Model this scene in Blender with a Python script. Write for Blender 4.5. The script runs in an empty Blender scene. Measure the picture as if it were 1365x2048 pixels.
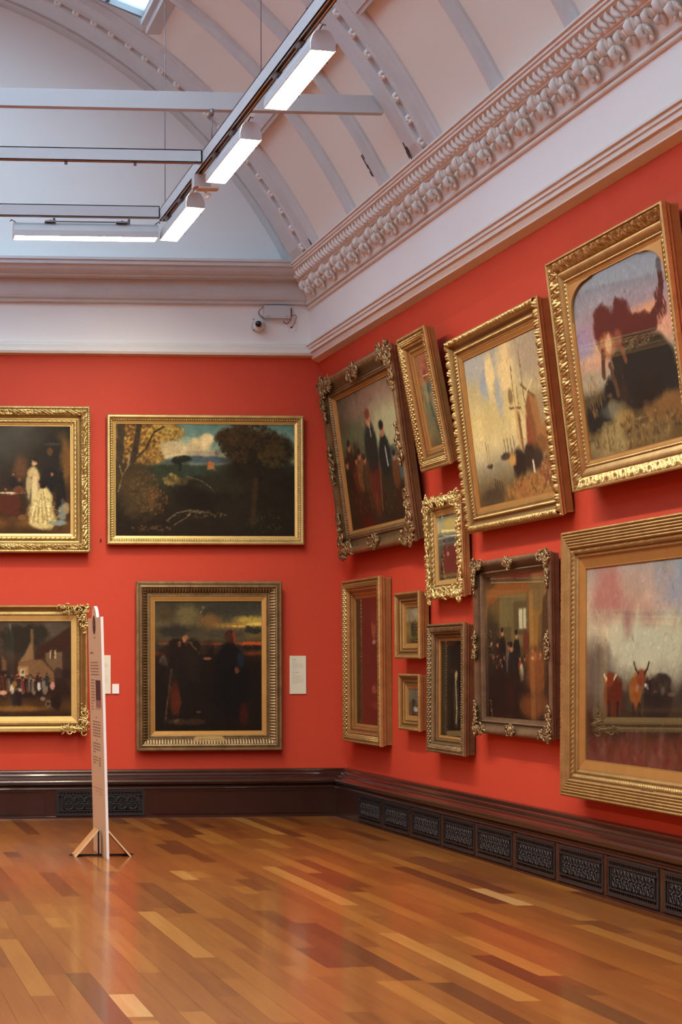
import bpy, bmesh, math, random
import numpy as np
from mathutils import Matrix, Vector

S = bpy.context.scene
COL = S.collection
RNG = random.Random(7)
PI = math.pi

# ------------------------------------------------------------------ camera
F_PX, CX, CY, EYE = 3900.0, -31.8, 1322.0, 1.6
yaw = math.atan2(314.2, 3900.0)
roll = 131 / 48100.0
cam_d = bpy.data.cameras.new('camera')
cam = bpy.data.objects.new('camera', cam_d)
COL.objects.link(cam)
S.camera = cam
cam_d.sensor_fit = 'AUTO'
cam_d.sensor_width = 36.0
cam_d.lens = F_PX / 2048.0 * 36.0
cam_d.shift_x = (1365 / 2 - CX) / 2048.0
cam_d.shift_y = (CY - 1024.0) / 2048.0
cam_d.clip_end = 200
fwd = Vector((math.sin(yaw), math.cos(yaw), 0))
rt0 = Vector((math.cos(yaw), -math.sin(yaw), 0))
rt = math.cos(roll) * rt0 - math.sin(roll) * Vector((0, 0, 1))
up = math.sin(roll) * rt0 + math.cos(roll) * Vector((0, 0, 1))
M = Matrix((rt, up, -fwd)).transposed().to_4x4()
M.translation = Vector((0, 0, EYE))
cam.matrix_world = M

# ------------------------------------------------------------------ light / exposure
W = bpy.data.worlds.new('sky'); S.world = W; W.use_nodes = True
wn = W.node_tree.nodes['Background']
wn.inputs[0].default_value = (0.64, 0.84, 1.0, 1)
wn.inputs[1].default_value = 4.8
LAMP_STRENGTH = 170.0
LAMP_COLOR = (1.0, 0.87, 0.66, 1)
S.view_settings.view_transform = 'Standard'
S.view_settings.look = 'None'
S.view_settings.exposure = 0.02
S.view_settings.gamma = 1.0
S.view_settings.use_curve_mapping = False
S.cycles.max_bounces = 10
S.cycles.diffuse_bounces = 6
S.cycles.glossy_bounces = 4
S.cycles.transparent_max_bounces = 8
S.cycles.caustics_reflective = False
S.cycles.caustics_refractive = False
S.cycles.sample_clamp_indirect = 6.0

# room measures
XW, XL = 5.37, -5.53           # right wall (lower part), left wall
YB, YF = 19.82, -3.2           # back wall, front wall
ZT = 4.70                      # top of the red wall
XT = 5.07                      # right wall's top edge (the wall leans in above 2.7 m)
XF = 4.985                     # right frieze plane
VC = (-0.08, 3.2); VR = 5.46   # vault centre (x, z) and radius

# ------------------------------------------------------------------ helpers
def lin(c):
    return tuple((x / 255 / 12.92) if x / 255 <= 0.04045 else ((x / 255 + 0.055) / 1.055) ** 2.4 for x in c)

def mesh_np(name, V, Fq, mat=None, smooth=None, parent=None, mats=None, midx=None):
    me = bpy.data.meshes.new(name)
    me.from_pydata([tuple(v) for v in V], [], [tuple(int(i) for i in f) for f in Fq])
    o = bpy.data.objects.new(name, me)
    COL.objects.link(o)
    if mats:
        for m in mats: me.materials.append(m)
        me.polygons.foreach_set('material_index', np.asarray(midx, dtype=np.int32))
    elif mat: me.materials.append(mat)
    if smooth is not None and smooth is not False:
        if smooth is True: me.shade_smooth()
        else: me.polygons.foreach_set('use_smooth', np.asarray(smooth, dtype=bool))
    me.update()
    if parent: o.parent = parent
    return o

class MB:
    """collects shapes into one mesh"""
    def __init__(s): s.v = []; s.f = []; s.sm = []
    def add(s, V, F, smooth=False):
        n = len(s.v); s.v.extend([tuple(map(float, v)) for v in V])
        s.f.extend([tuple(n + int(i) for i in f) for f in F]); s.sm.extend([smooth] * len(F))
        return s
    def box(s, x0, x1, y0, y1, z0, z1):
        V = [(x, y, z) for z in (z0, z1) for y in (y0, y1) for x in (x0, x1)]
        return s.add(V, [(0, 2, 3, 1), (4, 5, 7, 6), (0, 1, 5, 4), (2, 6, 7, 3), (0, 4, 6, 2), (1, 3, 7, 5)])
    def obox(s, c, ax, ay, az):
        c, ax, ay, az = map(Vector, (c, ax, ay, az))
        V = [c + i * ax + j * ay + k * az for k in (-1, 1) for j in (-1, 1) for i in (-1, 1)]
        return s.add(V, [(0, 2, 3, 1), (4, 5, 7, 6), (0, 1, 5, 4), (2, 6, 7, 3), (0, 4, 6, 2), (1, 3, 7, 5)])
    def prism(s, poly, f0, f1):
        """poly list of 2-D points, f0/f1 map a 2-D point to the two ends"""
        n = len(poly)
        V = [f0(*p) for p in poly] + [f1(*p) for p in poly]
        F = [tuple(range(n))[::-1], tuple(range(n, 2 * n))] + [(i, (i + 1) % n, n + (i + 1) % n, n + i) for i in range(n)]
        return s.add(V, F)
    def tube(s, pts, r, n=8, cap=True):
        pts = [Vector(p) for p in pts]
        R = r if hasattr(r, '__len__') else [r] * len(pts)
        V = []; F = []
        prev = None
        for i, p in enumerate(pts):
            t = (pts[min(i + 1, len(pts) - 1)] - pts[max(i - 1, 0)]).normalized()
            if prev is None:
                a = Vector((0, 0, 1)) if abs(t.z) < .9 else Vector((1, 0, 0))
                u = t.cross(a).normalized()
            else:
                u = (prev - t * prev.dot(t)).normalized()
            prev = u; w = t.cross(u)
            for k in range(n):
                an = 2 * PI * k / n
                V.append(p + (u * math.cos(an) + w * math.sin(an)) * R[i])
        for i in range(len(pts) - 1):
            for k in range(n):
                F.append((i * n + k, i * n + (k + 1) % n, (i + 1) * n + (k + 1) % n, (i + 1) * n + k))
        if cap:
            F.append(tuple(range(n))[::-1]); F.append(tuple(range((len(pts) - 1) * n, len(pts) * n)))
        return s.add(V, F, True)
    def ell(s, c, ax, ay, az, nu=8, nv=5):
        c, ax, ay, az = map(Vector, (c, ax, ay, az))
        V = [c - az]; F = []
        for j in range(1, nv):
            ph = -PI / 2 + PI * j / nv
            for i in range(nu):
                th = 2 * PI * i / nu
                V.append(c + ax * math.cos(ph) * math.cos(th) + ay * math.cos(ph) * math.sin(th) + az * math.sin(ph))
        V.append(c + az)
        for i in range(nu): F.append((0, 1 + (i + 1) % nu, 1 + i))
        for j in range(nv - 2):
            for i in range(nu):
                a = 1 + j * nu; F.append((a + i, a + (i + 1) % nu, a + nu + (i + 1) % nu, a + nu + i))
        a = 1 + (nv - 2) * nu
        for i in range(nu): F.append((a + i, a + (i + 1) % nu, len(V) - 1))
        return s.add(V, F, True)
    def build(s, name, mat, parent=None):
        return mesh_np(name, s.v, s.f, mat, s.sm, parent)

def empty(name, loc=(0, 0, 0), mw=None):
    o = bpy.data.objects.new(name, None); COL.objects.link(o)
    o.empty_display_size = 0.1
    if mw is not None: o.matrix_world = mw
    else: o.location = loc
    return o
def tag(o, label=None, cat=None, group=None, kind=None):
    if label: o['label'] = label
    if cat: o['category'] = cat
    if group: o['group'] = group
    if kind: o['kind'] = kind
    return o
def struct(o): o['kind'] = 'structure'; return o
def copy_tree(o, parent=None):
    c = o.copy(); COL.objects.link(c); c.parent = parent
    if parent is not None: c.matrix_parent_inverse = o.matrix_parent_inverse.copy()
    for ch in list(o.children): copy_tree(ch, c)
    return c

# ---- ornament functions: p = position along in repeats, t = position across 0..1 -> 0..1
def orn(kind, p, t):
    fr = p - np.floor(p)
    if kind == 'bead':
        return np.sqrt(np.clip(1 - (2 * fr - 1) ** 2 - (2 * t - 1) ** 2, 0, 1))
    if kind == 'rope':
        return (0.5 + 0.5 * np.sin(2 * PI * (p + 0.8 * t))) * np.sin(PI * t)
    if kind == 'torus':
        return np.sin(PI * t)
    if kind == 'reed':
        return np.abs(np.sin(5 * PI * t))
    if kind == 'leaf':
        a = np.abs(np.sin(PI * (p + 0.9 * np.abs(t - .5)))) ** .6
        b = 0.5 + 0.5 * np.cos(6 * PI * (p - 0.5 * np.abs(t - .5)) + 2.2 * t)
        return np.sin(PI * t) ** .5 * (0.25 + 0.5 * a + 0.35 * b * a)
    if kind == 'lattice':
        return np.sin(PI * t) ** .4 * np.clip(np.abs(np.sin(2 * PI * (p + t))) * np.abs(np.sin(2 * PI * (p - t))) * 1.3, 0, 1)
    if kind == 'flute':
        return (0.5 + 0.5 * np.cos(2 * PI * p)) ** .6 * np.sin(PI * t) ** .3
    if kind == 'laurel':
        k = np.floor(p); h = np.abs(np.sin(k * 12.9898 + 3.1) * 43758.5453) % 1
        l = np.sqrt(np.clip(1 - (2 * fr - 1) ** 2, 0, 1)) * np.sin(PI * t) ** .6
        b = np.abs(np.sin(2 * PI * (p * 1.5 + t * (h * 2 - 1) * 1.2)))
        return l * (0.45 + 0.55 * b)
    if kind == 'acanthus':
        a = np.sin(2 * PI * p + 3.2 * np.sin(2 * PI * p * .31 + 4 * t) + 5 * t)
        b = np.sin(2 * PI * p * 2.3 + 6.5 * t + 1.7 * np.sin(2 * PI * p * .7))
        return np.sin(PI * t) ** .4 * np.clip(0.45 + 0.35 * a + 0.3 * b * a, 0, 1.2)
    if kind == 'egg':
        return (np.sqrt(np.clip(1 - ((2 * fr - 1) * 1.25) ** 2, 0, 1))) * np.sin(PI * t) ** .5
    return 0 * p

def sweep_grid(prof, s0, s1, step):
    """prof: list of (o,h) knots or (o,h,(kind,pitch,amp,nsub)) for the segment ENDING at that knot.
    returns O,H,Sg arrays [profile, along] and smooth flag per profile segment"""
    os_, hs, disp, seg_sm = [prof[0][0]], [prof[0][1]], [(0, 0, 0, None, 1, 0)], []
    for a, b in zip(prof[:-1], prof[1:]):
        if len(b) > 2 and b[2]:
            kind, pitch, amp, ns = b[2]
            do, dh = b[0] - a[0], b[1] - a[1]; L = math.hypot(do, dh) or 1
            no, nh = -dh / L, do / L
            for k in range(1, ns + 1):
                t = k / ns
                os_.append(a[0] + do * t); hs.append(a[1] + dh * t)
                disp.append((no, nh, t, kind, pitch, amp)); seg_sm.append(True)
        else:
            os_.append(b[0]); hs.append(b[1]); disp.append((0, 0, 0, None, 1, 0)); seg_sm.append(len(b) > 2 and b[2] is False)
    n = max(2, int(math.ceil(max(abs(s1(o) - s0(o)) for o in os_) / step)) + 1)
    lam = np.linspace(0, 1, n)
    O = np.zeros((len(os_), n)); Hh = O.copy(); Sg = O.copy()
    for i, (o, h, d) in enumerate(zip(os_, hs, disp)):
        s = s0(o) + (s1(o) - s0(o)) * lam
        Sg[i] = s
        if d[3]:
            f = orn(d[3], s / d[4], np.full_like(s, d[2])) * d[5]
            O[i] = o + d[0] * f; Hh[i] = h + d[1] * f
        else: O[i] = o; Hh[i] = h
    return O, Hh, Sg, seg_sm

def grid_faces(m, n, flip=False):
    i = np.arange(m - 1)[:, None] * n + np.arange(n - 1)[None, :]
    q = np.stack([i, i + 1, i + n + 1, i + n], -1).reshape(-1, 4)
    return q[:, ::-1] if flip else q

# ------------------------------------------------------------------ materials
def nodes(name):
    m = bpy.data.materials.new(name); m.use_nodes = True
    nt = m.node_tree; b = nt.nodes['Principled BSDF']
    return m, nt, b
def N(nt, t, **kw):
    n = nt.nodes.new(t)
    for k, v in kw.items():
        if k in n.inputs.keys(): n.inputs[k].default_value = v
        else: setattr(n, k, v)
    return n
def simple(name, col, rough=.5, metal=0, bump=0, bscale=60, vary=.08, vscale=3, spec=.5, coat=0):
    m, nt, b = nodes(name)
    b.inputs['Roughness'].default_value = rough
    b.inputs['Metallic'].default_value = metal
    b.inputs['Specular IOR Level'].default_value = spec
    b.inputs['Coat Weight'].default_value = coat
    b.inputs['Coat Roughness'].default_value = .08
    tc = N(nt, 'ShaderNodeTexCoord')
    no = N(nt, 'ShaderNodeTexNoise', Scale=vscale, Detail=5.0)
    nt.links.new(tc.outputs['Object'], no.inputs['Vector'])
    mx = N(nt, 'ShaderNodeMix', data_type='RGBA')
    mx.inputs[6].default_value = (*[c * (1 - vary) for c in col], 1)
    mx.inputs[7].default_value = (*[min(1, c * (1 + vary)) for c in col], 1)
    nt.links.new(no.outputs[0], mx.inputs[0]); nt.links.new(mx.outputs[2], b.inputs['Base Color'])
    if bump:
        n2 = N(nt, 'ShaderNodeTexNoise', Scale=bscale, Detail=4.0)
        nt.links.new(tc.outputs['Object'], n2.inputs['Vector'])
        bp = N(nt, 'ShaderNodeBump', Strength=bump, Distance=.01)
        nt.links.new(n2.outputs[0], bp.inputs['Height']); nt.links.new(bp.outputs[0], b.inputs['Normal'])
    return m
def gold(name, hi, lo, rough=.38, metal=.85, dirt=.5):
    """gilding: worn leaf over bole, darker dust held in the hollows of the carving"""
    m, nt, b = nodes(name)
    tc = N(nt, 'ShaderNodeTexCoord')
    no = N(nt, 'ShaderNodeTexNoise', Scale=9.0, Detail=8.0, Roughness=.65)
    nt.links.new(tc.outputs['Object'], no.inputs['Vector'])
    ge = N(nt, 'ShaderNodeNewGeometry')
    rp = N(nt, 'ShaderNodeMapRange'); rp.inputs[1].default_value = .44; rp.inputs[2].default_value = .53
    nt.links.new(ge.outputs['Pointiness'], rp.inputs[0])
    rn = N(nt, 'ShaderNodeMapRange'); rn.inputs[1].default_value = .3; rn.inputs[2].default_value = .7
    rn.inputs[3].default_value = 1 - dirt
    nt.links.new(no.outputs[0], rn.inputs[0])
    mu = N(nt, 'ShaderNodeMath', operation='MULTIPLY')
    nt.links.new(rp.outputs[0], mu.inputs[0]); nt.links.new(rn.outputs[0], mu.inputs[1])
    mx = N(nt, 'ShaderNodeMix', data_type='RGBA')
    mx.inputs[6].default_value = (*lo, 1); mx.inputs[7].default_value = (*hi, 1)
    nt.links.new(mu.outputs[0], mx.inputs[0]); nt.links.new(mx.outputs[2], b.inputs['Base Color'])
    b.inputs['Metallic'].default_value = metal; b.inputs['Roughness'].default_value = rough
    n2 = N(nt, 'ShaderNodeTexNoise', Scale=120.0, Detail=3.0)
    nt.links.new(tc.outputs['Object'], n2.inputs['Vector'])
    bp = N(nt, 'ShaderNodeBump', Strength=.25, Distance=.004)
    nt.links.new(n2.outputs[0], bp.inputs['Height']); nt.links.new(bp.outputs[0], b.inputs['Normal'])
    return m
M_RED = simple('red_wall_paint', (.54, .055, .024), .62, bump=.12, bscale=90, vary=.03, spec=.3)
M_FRIEZE = simple('off_white_frieze_paint', (.85, .82, .77), .6, bump=.05, vary=.02)
M_TRIM = simple('cream_moulding_paint', (.78, .73, .65), .5, bump=.08, vary=.04)
M_PANEL = simple('vault_panel_paint', (.84, .77, .67), .7, bump=.04, vary=.03, vscale=1.2)
M_RIB = simple('grey_rib_paint', (.62, .62, .61), .6, bump=.15, bscale=25, vary=.08, vscale=6)
M_TYMP = simple('white_end_wall_paint', (.86, .85, .82), .75, vary=.02, vscale=.8)
M_PEEL = simple('dark_peeled_paint', (.05, .035, .03), .8)
M_WOODD = simple('dark_mahogany', (.026, .009, .006), .24, bump=.03, bscale=30, vary=.25, vscale=7, coat=.35)
M_IRON = simple('black_cast_iron', (.035, .035, .038), .34, metal=.5, bump=.1, vary=.3, vscale=20)
M_IRONB = simple('black_void_backing', (.008, .006, .005), .9)
M_WHITE = simple('white_enamel', (.58, .58, .57), .4, vary=.02)
M_GREYM = simple('grey_metal', (.25, .25, .26), .4, metal=.6)
M_CARD = simple('cream_card', (.72, .68, .54), .7, vary=.02)
M_CARDW = simple('white_card', (.84, .82, .80), .6, vary=.02)
M_INK = simple('brown_print_ink', (.26, .17, .11), .7)
M_INKG = simple('pale_print_ink', (.50, .42, .33), .7)
M_TAN = simple('tan_display_board', (.60, .45, .28), .6, vary=.03)
M_PLY = simple('birch_plywood', (.52, .27, .10), .5, vary=.12, vscale=12)
M_PLYE = simple('pale_plywood_edge', (.78, .58, .36), .6, vary=.1)
M_BLACK = simple('black_plastic', (.012, .012, .012), .25)
M_CABLE = simple('mauve_cable', (.30, .10, .11), .5)
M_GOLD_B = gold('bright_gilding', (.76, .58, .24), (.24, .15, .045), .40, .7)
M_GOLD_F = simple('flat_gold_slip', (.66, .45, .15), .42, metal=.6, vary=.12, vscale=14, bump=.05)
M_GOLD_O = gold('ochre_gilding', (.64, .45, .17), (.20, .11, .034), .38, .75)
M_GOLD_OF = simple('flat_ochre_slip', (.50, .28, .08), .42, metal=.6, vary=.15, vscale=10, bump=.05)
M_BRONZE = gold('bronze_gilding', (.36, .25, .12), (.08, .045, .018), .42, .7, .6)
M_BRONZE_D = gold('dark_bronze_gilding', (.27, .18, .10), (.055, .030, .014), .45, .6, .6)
M_BACK = simple('bare_frame_back', (.20, .11, .05), .8)

def canvas_mat(name, gloss):
    m, nt, b = nodes(name)
    at = N(nt, 'ShaderNodeAttribute', attribute_name='Col')
    tc = N(nt, 'ShaderNodeTexCoord')
    no = N(nt, 'ShaderNodeTexNoise', Scale=70.0, Detail=4.0)
    nt.links.new(tc.outputs['Object'], no.inputs['Vector'])
    mr = N(nt, 'ShaderNodeMapRange'); mr.inputs[3].default_value = .86; mr.inputs[4].default_value = 1.14
    nt.links.new(no.outputs[0], mr.inputs[0])
    vm = N(nt, 'ShaderNodeVectorMath', operation='SCALE')
    nt.links.new(at.outputs['Color'], vm.inputs[0]); nt.links.new(mr.outputs[0], vm.inputs['Scale'])
    nt.links.new(vm.outputs[0], b.inputs['Base Color'])
    b.inputs['Roughness'].default_value = .6
    b.inputs['Specular IOR Level'].default_value = .12
    b.inputs['Coat Weight'].default_value = gloss
    b.inputs['Coat Roughness'].default_value = .015 if gloss > .7 else .12
    b.inputs['Coat IOR'].default_value = 1.5
    if gloss <= .7:
        bp = N(nt, 'ShaderNodeBump', Strength=.12, Distance=.002)
        nt.links.new(no.outputs[0], bp.inputs['Height']); nt.links.new(bp.outputs[0], b.inputs['Normal'])
    return m
M_OIL = canvas_mat('varnished_oil_paint', .12)
M_GLAZED = canvas_mat('oil_paint_behind_glass', 1.0)

def emis(name, col, st):
    m, nt, b = nodes(name)
    nt.nodes.remove(b)
    e = N(nt, 'ShaderNodeEmission'); e.inputs[0].default_value = col; e.inputs[1].default_value = st
    nt.links.new(e.outputs[0], nt.nodes['Material Output'].inputs[0]); return m
M_LAMP = emis('lit_fluorescent_diffuser', LAMP_COLOR, LAMP_STRENGTH)

def glass_mat():
    m, nt, b = nodes('rooflight_glass'); nt.nodes.remove(b)
    tr = N(nt, 'ShaderNodeBsdfTransparent'); tr.inputs[0].default_value = (.80, .88, .95, 1)
    tl = N(nt, 'ShaderNodeBsdfTranslucent'); tl.inputs[0].default_value = (.7, .8, .9, 1)
    gl = N(nt, 'ShaderNodeBsdfGlossy'); gl.inputs['Roughness'].default_value = .2
    a = N(nt, 'ShaderNodeMixShader'); a.inputs[0].default_value = .3
    c = N(nt, 'ShaderNodeMixShader'); c.inputs[0].default_value = .05
    nt.links.new(tr.outputs[0], a.inputs[1]); nt.links.new(tl.outputs[0], a.inputs[2])
    nt.links.new(a.outputs[0], c.inputs[1]); nt.links.new(gl.outputs[0], c.inputs[2])
    nt.links.new(c.outputs[0], nt.nodes['Material Output'].inputs[0]); return m
M_GLASS = glass_mat()

def floor_mat():
    m, nt, b = nodes('polished_plank_floor')
    at = N(nt, 'ShaderNodeAttribute', attribute_name='tone')
    tc = N(nt, 'ShaderNodeTexCoord')
    ad = N(nt, 'ShaderNodeVectorMath', operation='ADD')
    sc = N(nt, 'ShaderNodeVectorMath', operation='SCALE'); sc.inputs['Scale'].default_value = 37.0
    nt.links.new(at.outputs['Vector'], sc.inputs[0])
    nt.links.new(tc.outputs['Object'], ad.inputs[0]); nt.links.new(sc.outputs[0], ad.inputs[1])
    mp = N(nt, 'ShaderNodeMapping'); mp.inputs['Scale'].default_value = (26, 1.3, 1)
    nt.links.new(ad.outputs[0], mp.inputs[0])
    no = N(nt, 'ShaderNodeTexNoise', Scale=1.0, Detail=6.0, Roughness=.6, Distortion=.6)
    nt.links.new(mp.outputs[0], no.inputs['Vector'])
    sx = N(nt, 'ShaderNodeSeparateXYZ'); nt.links.new(at.outputs['Vector'], sx.inputs[0])
    ma = N(nt, 'ShaderNodeMath', operation='MULTIPLY_ADD')
    ma.inputs[1].default_value = .34; 
    nt.links.new(no.outputs[0], ma.inputs[0]); nt.links.new(sx.outputs[0], ma.inputs[2])
    sb = N(nt, 'ShaderNodeMath', operation='SUBTRACT'); sb.inputs[1].default_value = .17
    nt.links.new(ma.outputs[0], sb.inputs[0])
    cr = N(nt, 'ShaderNodeValToRGB')
    el = cr.color_ramp.elements
    el[0].position = 0; el[0].color = (.045, .013, .004, 1)
    el[1].position = 1; el[1].color = (.50, .30, .12, 1)
    for p, c in ((.25, (.110, .029, .005)), (.45, (.195, .060, .009)), (.65, (.265, .097, .014)), (.82, (.35, .155, .032))):
        e = cr.color_ramp.elements.new(p); e.color = (*c, 1)
    nt.links.new(sb.outputs[0], cr.inputs[0]); nt.links.new(cr.outputs[0], b.inputs['Base Color'])
    b.inputs['Roughness'].default_value = .35
    b.inputs['Specular IOR Level'].default_value = .15
    b.inputs['Coat Weight'].default_value = .62
    b.inputs['Coat Roughness'].default_value = .13
    n3 = N(nt, 'ShaderNodeTexNoise', Scale=2.2, Detail=2.0)
    nt.links.new(tc.outputs['Object'], n3.inputs['Vector'])
    bp = N(nt, 'ShaderNodeBump', Strength=.10, Distance=.02)
    nt.links.new(n3.outputs[0], bp.inputs['Height'])
    nt.links.new(bp.outputs[0], b.inputs['Normal']); nt.links.new(bp.outputs[0], b.inputs['Coat Normal'])
    return m
M_FLOOR = floor_mat()

# ------------------------------------------------------------------ structure: floor of planks
def make_floor():
    w = .125; off = .088
    fixed = [(1.41, 8.67, 9.27, .92), (2.03, 10.37, 12.31, .78), (4.14, 17.62, 19.58, .80), (4.52, 12.36, 13.31, .92),
             (2.93, 9.53, 11.67, .16), (2.63, 14.05, 14.67, .84), (3.57, 8.1, 10.3, .14), (3.45, 12.5, 14.89, .80),
             (3.02, 8.35, 9.45, .20), (4.64, 11.6, 13.0, .68), (1.66, 9.9, 11.5, .66), (2.30, 12.2, 13.9, .25),
             (3.30, 8.9, 11.2, .78), (3.69, 9.6, 11.0, .72)]
    k0 = int((XL - .2 - off) / w); k1 = int((XW + .2 - off) / w) + 1
    rg = random.Random(11)
    V = []; Fq = []; tone = []
    for k in range(k0, k1):
        x0 = off + k * w; x1 = x0 + w
        fx = sorted([f for f in fixed if x0 <= f[0] < x1], key=lambda f: f[1])
        y = YF - rg.random() * 1.2; segs = []
        while y < YB:
            L = rg.choice([.45, .7, .9, 1.2, 1.5, 1.9, 2.3]); t = min(1, max(0, rg.gauss(.47, .07)))
            r = rg.random()
            if r < .07: t = rg.uniform(.16, .28)
            elif r > .95: t = rg.uniform(.62, .72)
            y1 = y + L
            for f in fx:
                if y < f[1] < y1: y1 = f[1]
            for f in fx:
                if f[1] <= y < f[2] - .01: y1 = f[2]; t = f[3]
            segs.append((y, y1, t)); y = y1
        for a, b_, t in segs:
            n = len(V)
            V += [(x0 + .0006, a + .0006, 0), (x1 - .0006, a + .0006, 0), (x1 - .0006, b_ - .0006, 0), (x0 + .0006, b_ - .0006, 0)]
            Fq.append((n, n + 1, n + 2, n + 3)); tone.append((t, rg.random(), rg.random()))
    n = len(V)
    V += [(XL - .3, YF - 1.5, -.003), (XW + .3, YF - 1.5, -.003), (XW + .3, YB + 2.5, -.003), (XL - .3, YB + 2.5, -.003)]
    Fq.append((n, n + 1, n + 2, n + 3)); tone.append((0, 0, 0))
    o = mesh_np('floor', V, Fq, M_FLOOR)
    a = o.data.attributes.new('tone', 'FLOAT_VECTOR', 'FACE')
    a.data.foreach_set('vector', np.array(tone, dtype=np.float32).ravel())
    struct(o)
make_floor()

# walls: the right wall stands plumb to 2.7 m and leans inward above
def prism_wall(name, poly, y0, y1, mat):
    return struct(MB().prism(poly, lambda x, z: (x, y0, z), lambda x, z: (x, y1, z)).build(name, mat))
prism_wall('wall_right', [(XW, 0), (XW, 2.7), (XW - .010, 3.0), (5.34, 3.3), (5.29, 3.7), (5.225, 4.1), (5.15, 4.43), (XT, ZT), (XT, ZT + .1), (XW + .35, ZT + .1), (XW + .35, 0)], YF, YB, M_RED)
prism_wall('wall_left', [(XL, 0), (XL, 2.7), (XL + .015, 3.0), (XL + .1, 3.75), (XL + .3, ZT), (XL + .3, ZT + .1), (XL - .35, ZT + .1), (XL - .35, 0)], YF, YB, M_RED)
struct(MB().box(XL, XW, YB, YB + .3, 0, ZT + .1).build('wall_back', M_RED))
struct(MB().box(XL, XW, YF - .3, YF, 0, ZT + .1).build('wall_front', M_RED))
# frieze bands and end walls above the rail
struct(MB().box(XF, XW + .35, YF, YB, ZT + .1, 5.8).build('wall_right_frieze', M_FRIEZE))
struct(MB().box(XL - .35, -XF - .16, YF, YB, ZT + .1, 5.8).build('wall_left_frieze', M_FRIEZE))
struct(MB().box(XL, XF, YB, YB + .3, ZT + .1, 5.5).build('wall_back_frieze', M_FRIEZE))
struct(MB().box(XL, XF, YF - .3, YF, ZT + .1, 5.5).build('wall_front_frieze', M_FRIEZE))
def lunette(name, y0, y1):
    poly = [(VC[0] + 5.75 * math.cos(a), max(5.5, VC[1] + 5.75 * math.sin(a))) for a in np.linspace(math.radians(20), math.radians(160), 60)]
    struct(MB().prism(poly, lambda x, z: (x, y0, z), lambda x, z: (x, y1, z)).build(name, M_TYMP))
lunette('wall_back_lunette', YB, YB + .3)
lunette('wall_front_lunette', YF - .3, YF)

# mouldings swept along the right wall (mitred into the back wall) and along the back wall
def run_right(name, prof, face, mat, step=.5, k=1.0, y_end=None):
    """prof in (offset from face, height)"""
    O, Hh, Sg, sm = sweep_grid(prof, lambda o: YF, lambda o: (y_end if y_end else YB - o * k), step)
    V = np.stack([face - O, Sg, Hh], -1).reshape(-1, 3)
    m, n = O.shape
    s = np.repeat(np.array(sm), n - 1)
    return struct(mesh_np(name, V, grid_faces(m, n), mat, s))
def run_back(name, prof, mat, face_x, step=.5, kx=1.0, mirror=True):
    O, Hh, Sg, sm = sweep_grid(prof, lambda o: -face_x - .16 + o * kx, lambda o: face_x - o * kx, step)
    V = np.stack([Sg, YB - O, Hh], -1).reshape(-1, 3)
    m, n = O.shape
    s = np.repeat(np.array(sm), n - 1)
    return struct(mesh_np(name, V, grid_faces(m, n, True), mat, s))
def run_left(name, prof, face, mat, step=.5, k=1.0):
    O, Hh, Sg, sm = sweep_grid(prof, lambda o: YF, lambda o: YB - o * k, step)
    V = np.stack([face + O, Sg, Hh], -1).reshape(-1, 3); m, n = O.shape
    return struct(mesh_np(name, V, grid_faces(m, n, True), mat, np.repeat(np.array(sm), n - 1)))

# picture rail
rail = [(-.1, 4.675), (-.088, 4.675), (-.02, 4.705), (-.018, 4.715), (-.005, 4.745), (-.003, 4.762), (.020, 4.766), (.022, 4.80), (.034, 4.804), (.034, 4.832),
        (.050, 4.836), (.050, 4.848), (.03, 4.858), (.012, 4.868), (.012, 4.878), (0, 4.885)]
run_right('trim_1', rail, XF, M_TRIM)
run_left('trim_2', rail, -XF - .16, M_TRIM)
railb = [(0, 4.72), (.075, 4.735), (.085, 4.76), (.08, 4.785), (.065, 4.79), (.065, 4.825), (.05, 4.83), (.03, 4.845), (.03, 4.86), (0, 4.865)]
run_back('trim_3', railb, M_TRIM, XF + .085, kx=0)

# main cornice
corn_orn = [(0, 5.225), (.028, 5.228), (.030, 5.246), (.014, 5.250), (.014, 5.256), (.050, 5.262), (.052, 5.278), (.046, 5.284), (.052, 5.31, False), (.066, 5.35, False), (.09, 5.40, False), (.115, 5.45, False),
            (.165, 5.458), (.165, 5.468), (.178, 5.472), (.182, 5.480), (.186, 5.50), (.198, 5.525), (.225, 5.545), (.235, 5.550), (.235, 5.556), (.255, 5.560),
            (.258, 5.580), (.270, 5.583), (.272, 5.604), (.288, 5.607), (.290, 5.622), (.28, 5.625), (0, 5.628)]
cor = run_right('trim_4', [tuple(p) for p in corn_orn], XF, M_TRIM, step=.5)
run_left('trim_5', [(p[0], p[1]) for p in corn_orn], -XF - .16, M_TRIM)
cornb = [(0, 5.262), (.05, 5.268), (.055, 5.29), (.085, 5.305), (.10, 5.33), (.11, 5.36), (.13, 5.49), (.235, 5.492), (.26, 5.494), (.262, 5.505), (.275, 5.51), (.30, 5.52, False), (.335, 5.55, False),
         (.35, 5.575), (.365, 5.585), (.38, 5.59), (.385, 5.62), (.40, 5.63), (.40, 5.655), (.385, 5.66), (0, 5.70)]
run_back('trim_6', cornb, M_RIB, XF, kx=.6)

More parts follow.
